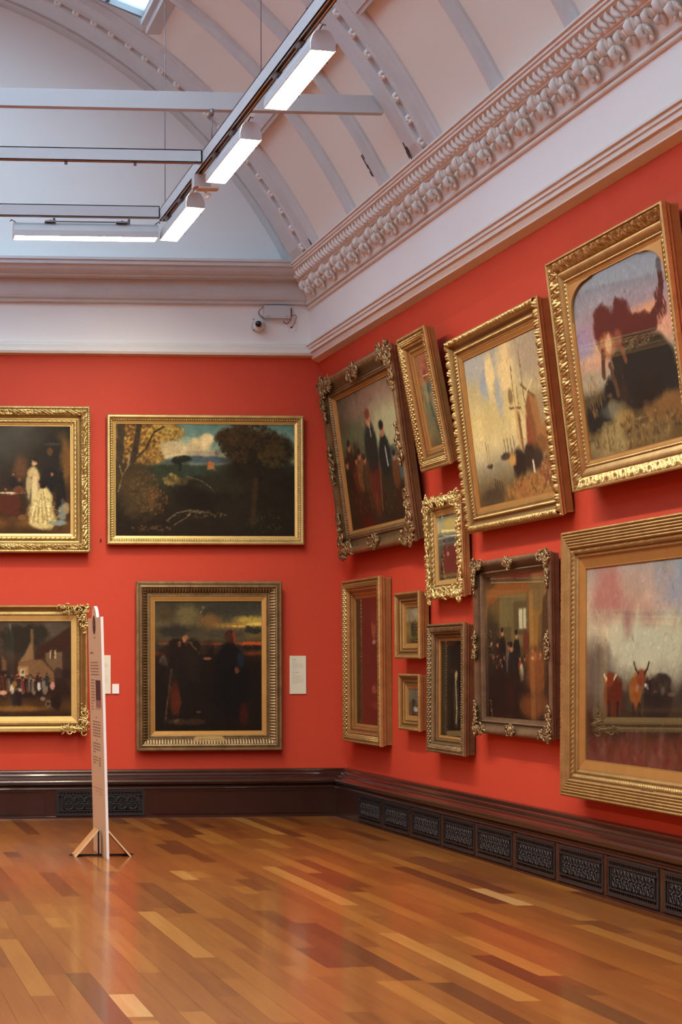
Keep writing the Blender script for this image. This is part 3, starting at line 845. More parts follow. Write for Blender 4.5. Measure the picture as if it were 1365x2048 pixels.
def p_village(p):             # village gathering outside a gabled house
    p.grad([(0, (70, 64, 52)), (.3, (66, 58, 46)), (.45, (44, 34, 24)), (.75, (34, 26, 18)), (.9, (74, 52, 26)), (1, (40, 28, 18))]).mott(.2, 6)
    R = lambda px: 1 - (143 - px) / 195 / p.asp; Q = lambda py: (py - 1239) / 195
    def b(x, y, rx, ry, c, **k): p.blob(R(x), Q(y), rx / 195 / p.asp, ry / 195, c, **k)
    def pg(pts, c, op=1): p.poly([(R(x), Q(y)) for x, y in pts], c, .012, op)
    b(40, 1275, 44, 30, (34, 36, 26), f=14); b(78, 1262, 20, 16, (36, 38, 28), f=14)
    pg([(68, 1318), (72, 1290), (90, 1285), (148, 1245), (148, 1300), (125, 1306)], (50, 34, 26))
    pg([(34, 1325), (48, 1305), (60, 1280), (60, 1256), (64, 1256), (66, 1318)], (126, 98, 66)); pg([(30, 1365), (34, 1325), (66, 1318), (82, 1318), (108, 1345), (108, 1365)], (112, 84, 54))
    pg([(90, 1304), (125, 1302), (125, 1352), (106, 1340), (90, 1322)], (100, 80, 56)); pg([(125, 1300), (148, 1296), (148, 1400), (125, 1350)], (46, 36, 28)); pg([(34, 1332), (54, 1332), (54, 1362), (34, 1362)], (156, 122, 80))
    pg([(38, 1338), (47, 1338), (47, 1350), (38, 1350)], (214, 196, 160)); pg([(41, 1340), (45, 1340), (45, 1347), (41, 1347)], (40, 32, 26)); pg([(100, 1302), (110, 1302), (110, 1316), (100, 1316)], (70, 56, 40)); pg([(0, 1308), (10, 1322), (10, 1340), (0, 1340)], (96, 74, 48))
    p.line([(R(100), Q(1300)), (R(100), Q(1315))], .006, (190, 170, 130)); p.line([(R(110), Q(1300)), (R(110), Q(1315))], .006, (190, 170, 130))
    b(118, 1345, 10, 10, (52, 42, 32)); b(132, 1348, 9, 9, (34, 28, 22)); b(50, 1375, 60, 18, (30, 24, 20), f=14)
    cols = [(104, 40, 32), (40, 38, 42), (112, 100, 84), (48, 36, 28), (32, 44, 44), (84, 62, 38), (26, 22, 22)]
    r = p.r
    for k in range(34):
        x = -20 + k * 3.4 + r.rand() * 4; y = 1344 + r.rand() * 14
        p.fig(R(x), Q(y), .10 + .08 * r.rand(), cols[r.randint(7)], (150, 104, 76), (40, 28, 22), w=.9)
    b(22, 1378, 5, 10, (198, 176, 142)); b(26, 1368, 5, 7, (120, 92, 42)); b(33, 1380, 7, 4, (198, 176, 142)); b(30, 1400, 9, 22, (28, 24, 24)); b(2, 1385, 9, 5, (196, 150, 120)); b(104, 1372, 5, 9, (180, 130, 112)); b(76, 1372, 3, 8, (196, 190, 176))
    b(95, 1408, 6, 7, (116, 100, 78), rough=0); b(95, 1408, 3.5, 4.5, (50, 38, 28), rough=0); b(112, 1405, 12, 16, (28, 22, 18)); b(84, 1398, 5, 4, (120, 104, 84)); b(30, 1418, 60, 5, (120, 84, 38), soft=.8)
def p_dusk(p):                # robed figures at dusk
    p.grad([(0, (48, 46, 36)), (.12, (62, 60, 46)), (.25, (104, 84, 44)), (.33, (56, 52, 40)), (.385, (50, 40, 30)), (.40, (116, 50, 22)), (.425, (40, 26, 18)), (.6, (26, 20, 14)), (1, (22, 15, 10))])
    X = lambda x: (x - 309) / 213; Y = lambda y: (y - 1201) / 264
    def b(x, y, rx, ry, c, **k): p.blob(X(x), Y(y), rx / 213, ry / 264, c, **k)
    p.mott(.25, 5, .6, 1.5)
    b(372, 1228, 24, 22, (98, 88, 54), soft=.9); b(330, 1225, 16, 14, (70, 56, 34), soft=.9); b(418, 1240, 20, 14, (112, 82, 46), soft=.9); b(350, 1262, 46, 14, (44, 42, 34), soft=.8)
    b(500, 1240, 34, 9, (176, 150, 66), soft=.8); b(470, 1250, 44, 6, (138, 106, 54), soft=.8); b(512, 1248, 22, 3.5, (220, 190, 96), soft=.7); b(478, 1252, 22, 2, (206, 170, 84), soft=.7); b(440, 1268, 60, 9, (66, 60, 46), soft=.7)
    b(496, 1258, 10, 8, (44, 44, 38)); b(510, 1262, 14, 6, (46, 44, 38)); b(500, 1287, 30, 3.2, (176, 76, 34), soft=.6); b(420, 1288, 30, 2.5, (140, 64, 30), soft=.6); b(345, 1287, 26, 2.5, (110, 60, 34), soft=.6)
    b(505, 1296, 30, 5, (32, 22, 18)); b(400, 1370, 120, 70, (22, 16, 12), soft=.6)
    p.line([(X(404), Y(1211)), (X(406), Y(1218)), (X(400), Y(1224))], .003, (180, 170, 128), .7)
    b(356, 1330, 26, 56, (26, 19, 14)); b(350, 1288, 14, 10, (28, 20, 15)); b(358, 1288, 4, 6, (112, 70, 44), rough=0); b(370, 1278, 6, 8, (158, 104, 72), rough=0); b(376, 1292, 6, 9, (104, 84, 60), rough=.2); b(385, 1320, 18, 40, (30, 22, 16))
    p.line([(X(378), Y(1284)), (X(390), Y(1298)), (X(398), Y(1308))], .004, (104, 80, 46), .7); b(414, 1318, 8, 3, (116, 76, 50)); b(326, 1320, 9, 12, (54, 44, 34)); p.line([(X(318), Y(1326)), (X(326), Y(1312)), (X(334), Y(1334))], .003, (96, 88, 70), .6)
    b(348, 1400, 10, 34, (62, 26, 14)); b(352, 1408, 8, 26, (74, 32, 18)); p.line([(X(342), Y(1340)), (X(330), Y(1440))], .005, (66, 52, 34)); b(370, 1446, 40, 6, (48, 34, 22)); b(352, 1444, 6, 3, (92, 66, 44)); b(396, 1426, 5, 3, (84, 58, 38))
    b(460, 1370, 36, 72, (15, 12, 13), soft=.35, rough=.15); b(458, 1312, 24, 26, (16, 13, 14), soft=.35, rough=.15); b(458, 1272, 10, 13, (56, 26, 17), rough=.1); b(457, 1274, 6, 9, (62, 38, 26), rough=0); p.line([(X(466), Y(1264)), (X(469), Y(1284))], .008, (120, 54, 32))
    b(480, 1320, 8, 16, (26, 32, 44), rough=.1); b(472, 1342, 4.5, 7, (92, 54, 34), rough=.1); b(486, 1430, 8, 22, (56, 20, 12), soft=.8)
def p_fishers(p):             # tall standing figures on a shore
    p.grad([(0, (112, 92, 72)), (.12, (134, 120, 92)), (.3, (150, 150, 112)), (.48, (142, 150, 118)), (.6, (70, 76, 62)), (.72, (48, 38, 26)), (1, (44, 28, 18))])
    p.mott(.18, 5); p.blob(.1, .3, .32, .42, (84, 72, 52), .9); p.blob(.28, .42, .26, .24, (92, 94, 66), .5); p.blob(.65, .12, .5, .10, (128, 104, 86), .9); p.blob(.8, .32, .25, .18, (168, 166, 126), .9)
    p.blob(.82, .52, .12, .05, (62, 66, 50), .4); p.blob(.95, .62, .20, .12, (60, 86, 86), .5); p.blob(.2, .75, .26, .35, (48, 28, 18), .6, f=12); p.blob(.85, .9, .4, .14, (44, 30, 20), .5)
    p.blob(.30, .85, .10, .24, (74, 18, 12), .7)
    r = p.r
    for u, v, h, c in ((.12, .33, .5, (56, 32, 22)), (.22, .45, .45, (92, 40, 24)), (.28, .42, .5, (112, 76, 42)), (.36, .47, .45, (66, 48, 30)), (.84, .52, .42, (92, 56, 32)), (.05, .45, .5, (46, 30, 20))):
        p.fig(u, v, h, c, (170, 110, 74), (50, 30, 20), (52, 32, 20), w=1.3)
    p.fig(.50, .17, .72, (38, 40, 34), (182, 116, 84), (112, 64, 40), (88, 36, 24), w=1.3); p.fig(.70, .29, .62, (34, 36, 32), (160, 106, 76), (28, 26, 24), (50, 40, 28), w=1.3)
    p.line([(.51, .27), (.52, .36)], .008, (180, 176, 160)); p.line([(.72, .48), (.73, .6)], .012, (150, 150, 140)); p.line([(.6, .6), (.56, .9)], .010, (96, 78, 50)); p.line([(.9, .82), (.99, .77)], .006, (196, 176, 130))
    p.dabs(.3, .7, .25, .2, [(120, 84, 50), (88, 40, 26), (60, 44, 30)], 160, .016, .4, .6, 1.4); p.dabs(.7, .85, .25, .1, [(84, 60, 38), (60, 44, 28)], 60, .016, .4, .6, .3)
def p_small_figure(p):        # glazed small picture, grey-green with a dark standing figure
    p.grad([(0, (134, 96, 66)), (.2, (140, 88, 62)), (.32, (150, 112, 74)), (.34, (120, 112, 80)), (.6, (104, 104, 76)), (.85, (110, 104, 70)), (1, (96, 84, 54))]).mott(.22, 6)
    p.blob(.5, .48, .10, .20, (54, 54, 44), .5); p.blob(.46, .22, .06, .06, (110, 46, 44), .5); p.blob(.38, .24, .05, .06, (120, 52, 48), .5); p.line([(.52, .6), (.66, .86)], .012, (52, 46, 34)); p.blob(.8, .4, .2, .1, (76, 86, 72), .8)
def p_harbour(p):             # golden harbour with windmill and boats
    p.grad([(0, (168, 158, 130)), (.2, (182, 168, 122)), (.45, (204, 184, 122)), (.62, (206, 188, 132)), (.68, (186, 172, 128)), (.76, (146, 136, 104)), (.88, (104, 88, 58)), (1, (84, 62, 36))])
    p.mott(.10, 5); p.blob(.25, .18, .07, .12, (150, 158, 158), .8); p.blob(.42, .20, .05, .22, (156, 160, 152), .8, .5); p.blob(.12, .05, .2, .1, (166, 166, 154), .9); p.blob(.33, .16, .06, .14, (222, 200, 140), .7, .5); p.blob(.56, .16, .12, .18, (218, 194, 136), .8); p.blob(.9, .12, .22, .2, (160, 144, 116), .9); p.blob(.92, .5, .14, .16, (154, 134, 96), .9)
    p.poly([(.74, .44), (.80, .36), (.88, .40), (.92, .62), (.95, .74), (.74, .74)], (148, 104, 58), .03); p.poly([(.74, .44), (.79, .36), (.84, .62), (.80, .74)], (124, 78, 44), .02)
    p.blob(.96, .68, .10, .10, (150, 104, 56), .5, f=14); p.blob(.88, .70, .08, .06, (120, 82, 44), .5)
    p.line([(.71, .30), (.86, .40)], .006, (96, 74, 46)); p.line([(.72, .40), (.86, .29)], .006, (206, 186, 134)); p.line([(.61, .16), (.62, .72)], .005, (104, 82, 50)); p.line([(.73, .09), (.735, .4)], .004, (110, 86, 54)); p.line([(.54, .42), (.68, .44)], .006, (104, 80, 48)); p.line([(.66, .3), (.66, .7)], .004, (104, 82, 50))
    p.poly([(.60, .42), (.66, .46), (.67, .70), (.60, .70)], (196, 164, 104), .02); p.poly([(.63, .45), (.655, .48), (.665, .72), (.645, .7)], (104, 72, 44), .02); p.poly([(.73, .5), (.76, .52), (.80, .74), (.70, .74)], (128, 66, 42), .02); p.blob(.57, .35, .03, .05, (128, 104, 66), .6)
    p.blob(.60, .78, .10, .10, (44, 34, 26), .4, f=14); p.blob(.74, .76, .08, .09, (50, 38, 28), .4, f=14); p.blob(.50, .74, .05, .04, (186, 140, 74), .5); p.blob(.82, .78, .06, .07, (56, 44, 32), .5); p.blob(.42, .71, .06, .02, (60, 50, 38), .5)
    for x in (.42, .46, .50, .54): p.line([(x, .60), (x + .01, .72)], .005, (106, 88, 60))
    p.blob(.20, .745, .045, .015, (60, 52, 42), .4, .1); p.line([(.17, .58), (.18, .74)], .004, (110, 94, 66)); p.line([(.20, .6), (.205, .74)], .004, (110, 94, 66)); p.poly([(.16, .64), (.205, .62), (.215, .73), (.165, .73)], (186, 164, 112), .02, .7)
    p.blob(.75, .95, .36, .10, (150, 108, 56), .5, f=12); p.blob(.95, .88, .12, .10, (128, 86, 48), .5); p.dabs(.72, .93, .3, .07, [(120, 76, 40), (176, 132, 72), (84, 56, 34), (150, 70, 44)], 240, .010, .6, .8, None)
    p.dabs(.9, .86, .08, .08, [(150, 60, 44), (60, 44, 36), (196, 160, 110)], 60, .010, .5, .8, 1.5); p.line([(.755, .79), (.76, .85)], .010, (214, 200, 170))
    for x in (.24, .27, .30, .33): p.line([(x, .84 + .3 * (x - .24)), (x + .005, .93)], .006, (50, 40, 32))
    p.blob(.18, .95, .14, .05, (70, 56, 40), .6, f=14)
def p_seascape(p):            # small glazed seascape
    p.grad([(0, (92, 102, 96)), (.1, (150, 156, 134)), (.25, (166, 160, 112)), (.32, (80, 96, 98)), (.36, (76, 86, 82)), (.5, (66, 74, 70)), (.8, (58, 44, 38)), (1, (72, 56, 36))]).mott(.15, 6)
    p.blob(.55, .14, .3, .10, (196, 176, 100), .9); p.line([(0, .345), (1, .34)], .008, (180, 176, 150), .8); p.line([(0, .44), (1, .44)], .006, (110, 112, 100), .7)
    p.poly([(.25, .38), (.3, .38), (.42, .86), (.12, .86)], (64, 34, 30), .03); p.blob(.62, .68, .34, .20, (60, 34, 28), .3); p.blob(.42, .60, .05, .03, (170, 136, 112), .4); p.blob(.9, .7, .08, .14, (106, 70, 50), .6); p.blob(.5, .93, .5, .03, (96, 78, 40), .6)
def p_portrait(p, warm=1):    # very dark half-length sitter
    p.grad([(0, (40, 14, 10)), (1, (34, 12, 9))]).mott(.2, 4)
    p.blob(.62, .66, .30, .44, (24, 12, 10), .5, .1); p.blob(.66, .24, .09, .10, (128, 74, 50), .6, .15); p.blob(.70, .15, .13, .06, (58, 34, 22), .5, .1); p.blob(.66, .35, .07, .02, (140, 124, 110), .6, .3); p.blob(.66, .72, .10, .04, (116, 66, 46), .7, .4); p.blob(.72, .84, .22, .025, (84, 38, 28), .7, .3)
def p_still_small(p):         # small landscape in gold
    p.grad([(0, (112, 106, 82)), (.35, (130, 122, 90)), (.45, (76, 72, 40)), (.7, (96, 88, 40)), (1, (52, 46, 28))]).mott(.3, 5); p.blob(.5, .6, .2, .2, (44, 42, 28), .6); p.blob(.7, .15, .3, .12, (156, 150, 124), .8)
def p_grey_small(p):
    p.grad([(0, (96, 96, 84)), (.4, (84, 82, 70)), (.6, (60, 56, 48)), (1, (54, 46, 36))]).mott(.25, 5); p.blob(.6, .75, .2, .08, (170, 168, 156), .6); p.blob(.4, .5, .2, .1, (40, 38, 34), .6)
def p_hooded(p):              # upright dark picture with one pale standing figure
    p.grad([(0, (26, 20, 14)), (.5, (30, 24, 16)), (1, (24, 18, 12))]).mott(.2, 5); p.blob(.25, .5, .14, .5, (44, 34, 20), .7)
    p.blob(.62, .60, .13, .30, (60, 50, 34), .5, .2, 12); p.blob(.60, .36, .05, .05, (168, 150, 96), .5, .1); p.line([(.58, .42), (.62, .7), (.60, .85)], .016, (176, 166, 130), .7); p.line([(.68, .5), (.74, .8)], .012, (140, 128, 96), .6); p.blob(.8, .5, .14, .4, (18, 16, 14), .6)
def p_schoolroom(p):          # crowd inside a tall ochre hall
    p.grad([(0, (60, 36, 18)), (.1, (96, 68, 34)), (.4, (104, 82, 44)), (.55, (74, 54, 30)), (.65, (40, 24, 16)), (1, (40, 20, 12))]).mott(.18, 4)
    p.poly([(.02, .12), (.2, .05), (.7, .07), (.7, .13), (.25, .14), (.05, .22)], (128, 78, 34), .02); p.poly([(.24, .14), (.66, .14), (.66, .50), (.24, .50)], (104, 92, 54), .02); p.poly([(.46, .19), (.66, .19), (.66, .42), (.46, .42)], (84, 70, 40), .02)
    p.poly([(.54, .24), (.65, .24), (.65, .38), (.54, .38)], (186, 182, 146), .015); p.line([(.60, .24), (.60, .38)], .006, (110, 100, 70)); p.poly([(.70, .08), (.98, .04), (.92, .24), (.84, .30), (.82, .50), (.70, .50)], (132, 96, 44), .02); p.blob(.82, .12, .12, .12, (112, 88, 50), .5)
    p.poly([(.90, .18), (1, .1), (1, .65), (.86, .55)], (66, 44, 26), .02); p.poly([(.3, .36), (.42, .36), (.42, .5), (.3, .5)], (84, 72, 42), .01); p.blob(.64, .46, .05, .08, (96, 44, 28), .4); p.blob(.12, .45, .12, .2, (52, 40, 26), .6)
    r = p.r
    for u, v, h, c in ((.10, .44, .3, (40, 30, 24)), (.28, .37, .34, (28, 22, 20)), (.50, .39, .36, (24, 22, 22)), (.38, .47, .3, (92, 84, 70)), (.42, .47, .4, (34, 28, 28)), (.2, .45, .3, (44, 26, 18)), (.55, .56, .22, (120, 40, 26)), (.62, .56, .24, (56, 44, 36))): p.fig(u, v, h, c, (184, 124, 82), (34, 24, 18), w=1.1)
    p.blob(.57, .68, .03, .07, (176, 170, 122), .4, .1); p.blob(.78, .68, .14, .16, (116, 66, 32), .6, .3); p.dabs(.76, .56, .12, .03, [(196, 140, 92), (150, 92, 56)], 26, .012, .9, .8, None); p.dabs(.2, .6, .15, .06, [(190, 130, 90), (96, 44, 30)], 22, .012, .8, .7, None)
    p.blob(.3, .80, .3, .14, (34, 20, 14), .6); p.blob(.75, .9, .2, .08, (108, 62, 32), .7)
def p_cattle(p):              # misty moor with highland cattle
    p.grad([(0, (150, 146, 134)), (.2, (176, 158, 132)), (.4, (160, 156, 128)), (.55, (110, 106, 90)), (.66, (52, 44, 34)), (.8, (46, 34, 22)), (1, (74, 52, 44))]).mott(.16, 4)
    a = lambda x: (x - 1181) / 330.
    p.blob(.75, .12, .25, .14, (120, 142, 150), .9); p.blob(.16, .2, .10, .20, (150, 112, 100), .7); p.blob(.25, .38, .2, .12, (190, 182, 150), .9); p.blob(.45, .42, .25, .14, (178, 180, 150), .9); p.blob(.08, .55, .12, .16, (92, 84, 72), .9); p.blob(.30, .27, .05, .09, (138, 104, 98), .9, .5, op=.6); p.blob(.44, .27, .07, .06, (140, 110, 106), .9, .5, op=.5)
    p.blob(.20, .66, .065, .10, (84, 30, 14), .3); p.blob(.17, .58, .035, .04, (112, 46, 20), .3, .1); p.line([(.135, .555), (.15, .575)], .007, (196, 176, 136)); p.line([(.205, .575), (.22, .555)], .007, (196, 176, 136))
    p.blob(.355, .63, .04, .09, (128, 72, 24), .3); p.blob(.395, .565, .032, .045, (112, 50, 24), .3, .1); p.line([(.345, .49), (.355, .52), (.375, .545)], .006, (40, 28, 22)); p.line([(.445, .49), (.435, .52), (.415, .545)], .006, (40, 28, 22))
    p.blob(.50, .66, .095, .11, (30, 25, 23), .25, .15); p.blob(.54, .58, .05, .04, (36, 30, 27), .3); p.blob(.44, .63, .03, .06, (24, 20, 20), .3); p.line([(.42, .60), (.435, .61)], .008, (180, 170, 150)); p.blob(.72, .64, .08, .10, (44, 36, 32), .4); p.blob(.86, .66, .06, .08, (70, 40, 24), .4)
    for x in (.17, .23, .34, .38, .45, .55, .69, .76): p.line([(x, .70), (x + .002, .80)], .012, (34, 24, 18), .9)
    p.dabs(.5, .92, .5, .08, [(80, 50, 28), (70, 28, 22), (92, 70, 64), (60, 40, 24)], 260, .03, .7, .5, None)
def p_dogs(p):                # two shaggy dogs on a rock under an evening sky
    p.grad([(0, (116, 126, 136)), (.15, (130, 138, 146)), (.3, (148, 134, 140)), (.45, (164, 140, 126)), (.55, (150, 136, 112)), (.66, (70, 60, 44)), (.8, (80, 62, 34)), (1, (96, 78, 44))]).mott(.08, 5)
    p.blob(.75, .32, .22, .05, (196, 150, 112), .9); p.blob(.2, .45, .2, .08, (196, 156, 126), .9); p.blob(.88, .42, .18, .08, (200, 150, 122), .9); p.blob(.15, .58, .2, .05, (168, 156, 128), .9); p.blob(.05, .35, .15, .08, (140, 130, 156), .9)
    D = (52, 22, 18)
    p.poly([(.34, .46), (.60, .42), (.86, .44), (.96, .54), (1, .75), (.30, .80), (.38, .58)], (34, 30, 24), .03); p.blob(.66, .62, .32, .18, (32, 28, 22), .3)
    p.blob(.32, .31, .12, .12, D, .25, .25, 16); p.blob(.30, .25, .09, .07, D, .3, .25, 16); p.blob(.50, .31, .10, .12, D, .25, .25, 16); p.poly([(.44, .20), (.47, .17), (.52, .21), (.58, .28), (.46, .34)], D, .02)
    p.blob(.66, .38, .22, .08, D, .25, .2, 16); p.line([(.80, .36), (.90, .30), (.93, .20), (.925, .10)], .022, D); p.dabs(.90, .30, .05, .08, [D, (70, 34, 26)], 80, .018, .3, .8, 1.2)
    p.blob(.32, .41, .08, .07, (150, 96, 62), .5, .3); p.blob(.34, .40, .03, .05, (196, 156, 112), .6); p.blob(.44, .40, .05, .06, (120, 70, 48), .5); p.line([(.27, .44), (.25, .56)], .020, (84, 52, 34)); p.line([(.47, .45), (.50, .52)], .016, (110, 64, 44)); p.line([(.33, .52), (.38, .68)], .018, (84, 56, 34)); p.line([(.44, .54), (.46, .68)], .016, (50, 34, 24))
    p.dabs(.6, .46, .25, .02, [(130, 112, 76), (92, 80, 56)], 70, .010, .4, .7, .2)
    p.blob(.30, .68, .06, .10, (28, 26, 24), .4); p.blob(.15, .78, .16, .08, (30, 28, 24), .5); p.blob(.3, .76, .12, .04, (76, 76, 66), .6); p.blob(.70, .72, .12, .10, (30, 24, 18), .5); p.blob(.85, .84, .22, .08, (120, 86, 46), .5, .4); p.blob(.4, .86, .10, .10, (134, 108, 60), .6, .5); p.blob(.2, .93, .25, .07, (128, 108, 68), .6, .5); p.blob(.65, .93, .25, .06, (116, 96, 58), .6, .5)
    p.dabs(.12, .66, .08, .12, [(128, 96, 50), (84, 66, 36), (150, 120, 66)], 90, .020, .15, .8, 1.2); p.dabs(.5, .9, .5, .09, [(140, 116, 70), (84, 62, 34), (60, 48, 30)], 200, .022, .35, .6, None)

# ------------------------------------------------------------------ frames
def T(*a): return a
def prof_of(kind, w, D):
    """knots in (o, h): o = distance in from the outer edge, h = height off the wall side"""
    box = [(.10 * w, 0), (.10 * w, .42 * D), (.05 * w, .50 * D), (.05 * w, .62 * D), (0, .72 * D)]
    def k(u, h, *o): return (u * w, h * D, *o)
    if kind == 'leaf':
        body = [k(0, .86), k(.02, .90), k(.14, .90, T('bead', .022, .010, 6)), k(.16, .84), k(.47, .80, T('acanthus', .085, .034, 12)), k(.49, .60), k(.58, .52, False), k(.67, .50, False), k(.69, .56), k(.84, .50, T('leaf', .05, .014, 8)), k(.86, .42)]
        slip = (.86, .42, .36)
    elif kind == 'rope_narrow':
        body = [k(0, .88), k(.05, .98), k(.30, 1.0, False), k(.38, .92), k(.46, .82), k(.66, .72, T('rope', .025, .010, 6)), k(.70, .60)]
        slip = (.70, .60, .52)
    elif kind == 'fluted':
        body = [k(0, .92), k(.05, 1.0), k(.12, 1.0), k(.15, .94), k(.22, .95), k(.27, 1.0), k(.32, .95), k(.34, .88), k(.60, .50, T('flute', .030, .010, 10)), k(.61, .56), k(.66, .56), k(.68, .48), k(.73, .50), k(.77, .44)]
        slip = (.77, .44, .38)
    elif kind == 'cove':
        body = [k(0, .92), k(.04, 1.0), k(.10, 1.0), k(.13, .93), k(.20, .74, False), k(.32, .60, False), k(.44, .54, False), k(.46, .60), k(.50, .62), k(.52, .56), k(.62, .54, T('bead', .014, .006, 5)), k(.65, .48)]
        slip = (.65, .48, .40)
    elif kind == 'swept':
        body = [k(0, .88), k(.08, 1.0, False), k(.18, 1.0, False), k(.30, .90, False), k(.42, .72, False), k(.54, .62, False), k(.62, .58), k(.64, .66), k(.68, .68), k(.70, .62), k(.80, .56, T('bead', .026, .010, 6)), k(.84, .52), k(.86, .46)]
        slip = (.86, .46, .34)
    elif kind == 'leafband':
        body = [k(0, .90), k(.03, .98), k(.13, .98, T('rope', .05, .007, 5)), k(.15, .92), k(.48, .72, T('lattice', .085, .024, 12)), k(.50, .80), k(.55, .80), k(.58, .60, False), k(.68, .50, False), k(.72, .52), k(.76, .52), k(.80, .40, False), k(.86, .36)]
        slip = (.86, .36, .30)
    elif kind == 'laurel':
        body = [k(0, .74), k(.04, .80), k(.30, .86, T('laurel', .070, .032, 10)), k(.32, .70), k(.40, .56, False), k(.50, .52, False), k(.53, .58), k(.64, .56, T('rope', .03, .016, 6)), k(.66, .48), k(.76, .46), k(.78, .42)]
        slip = (.78, .42, .34)
    elif kind == 'ogee':
        body = [k(0, .94), k(.03, 1.0), k(.07, 1.0), k(.09, .90), k(.46, .60, T('acanthus', .042, .016, 16)), k(.48, .62), k(.52, .64, False), k(.62, .60, False), k(.72, .50, False), k(.76, .46), k(.84, .46, T('bead', .03, .008, 6)), k(.86, .40)]
        slip = (.86, .40, .36)
    elif kind == 'reeded':
        body = [k(0, .90), k(.02, .98), k(.07, .98, T('bead', .03, .006, 4)), k(.09, .94), k(.46, .80, T('reed', 1, .011, 34)), k(.48, .74), k(.60, .68, T('rope', .035, .013, 7)), k(.62, .58), k(.65, .60), k(.68, .60), k(.70, .52), k(.74, .46)]
        slip = (.74, .46, .34)
    elif kind == 'rococo':
        body = [k(0, .78), k(.04, .84), k(.40, .86, T('acanthus', .07, .038, 12)), k(.42, .66), k(.66, .52, T('leaf', .045, .018, 9)), k(.70, .50), k(.80, .50, T('bead', .016, .005, 5)), k(.82, .44)]
        slip = (.82, .44, .36)
    elif kind == 'plainswept':
        body = [k(0, .84), k(.06, .96, False), k(.16, 1.0, False), k(.30, .94, False), k(.44, .76, False), k(.56, .62, False), k(.66, .56), k(.68, .62), k(.78, .60, T('rope', .02, .007, 5)), k(.80, .50)]
        slip = (.80, .50, .38)
    else:  # 'stepped'
        body = [k(0, .90), k(.04, 1.0), k(.16, 1.0, T('rope', .035, .007, 5)), k(.18, .90), k(.30, .72, False), k(.44, .60, False), k(.46, .66), k(.52, .66), k(.54, .54), k(.64, .46, False), k(.66, .50), k(.72, .50), k(.74, .42)]
        slip = (.74, .42, .32)
    return box + body, slip

def ring_frame(prof, w, h, step, parent, name, mat):
    """profile swept round a w x h rectangle standing from y=0, centred on x=0"""
    V = []; Fq = []; sms = []; base = 0
    for side in range(4):
        L = w if side % 2 == 0 else h
        O, Hh, Sg, sm = sweep_grid(prof, lambda o: o - L / 2, lambda o: L / 2 - o, step)
        if side == 0: X, Y = Sg, O                    # bottom
        elif side == 1: X, Y = w / 2 - O, h / 2 + Sg  # right
        elif side == 2: X, Y = -Sg, h - O             # top
        else: X, Y = -w / 2 + O, h / 2 - Sg           # left
        V.append(np.stack([X, Y, Hh], -1).reshape(-1, 3))
        m, n = O.shape
        Fq.append(grid_faces(m, n) + base); base += m * n
        sms.append(np.repeat(np.array(sm), n - 1))
    return mesh_np(name, np.concatenate(V), np.concatenate(Fq), mat, np.concatenate(sms), parent)

def scroll_cluster(b, c, ex, ey, ez, rx, ry, n, rg, r=.012):
    """carved cluster of C-scrolls, leaves and husks lying on a frame"""
    c, ex, ey, ez = map(Vector, (c, ex, ey, ez))
    for k in range(n):
        a = rg.uniform(0, 2 * PI); q = math.sqrt(rg.random())
        px, py = rx * q * math.cos(a), ry * q * math.sin(a)
        s = rg.uniform(.5, 1.1); a0 = rg.uniform(0, 2 * PI); sg = rg.choice((-1, 1)); pts = []; R = []
        m = 9
        for i in range(m):
            t = i / (m - 1); rad = r * 2.6 * s * (1.15 - t * .85); an = a0 + sg * t * 4.6
            pts.append(c + ex * (px + rad * math.cos(an)) + ey * (py + rad * math.sin(an)) + ez * (.010 + .010 * math.sin(PI * t)))
            R.append(r * s * (.25 + .45 * math.sin(PI * min(1, t * 1.2 + .1))) + .0015)
        b.tube(pts, R, 5)
        a = rg.uniform(0, 2 * PI); q = math.sqrt(rg.random()); an = rg.uniform(0, PI); L = r * rg.uniform(.8, 1.7)
        b.ell(c + ex * (rx * q * math.cos(a)) + ey * (ry * q * math.sin(a)) + ez * .008, ex * L * math.cos(an) + ey * L * math.sin(an), (-ex * math.sin(an) + ey * math.cos(an)) * L * .45, ez * r * 1.1, 7, 4)

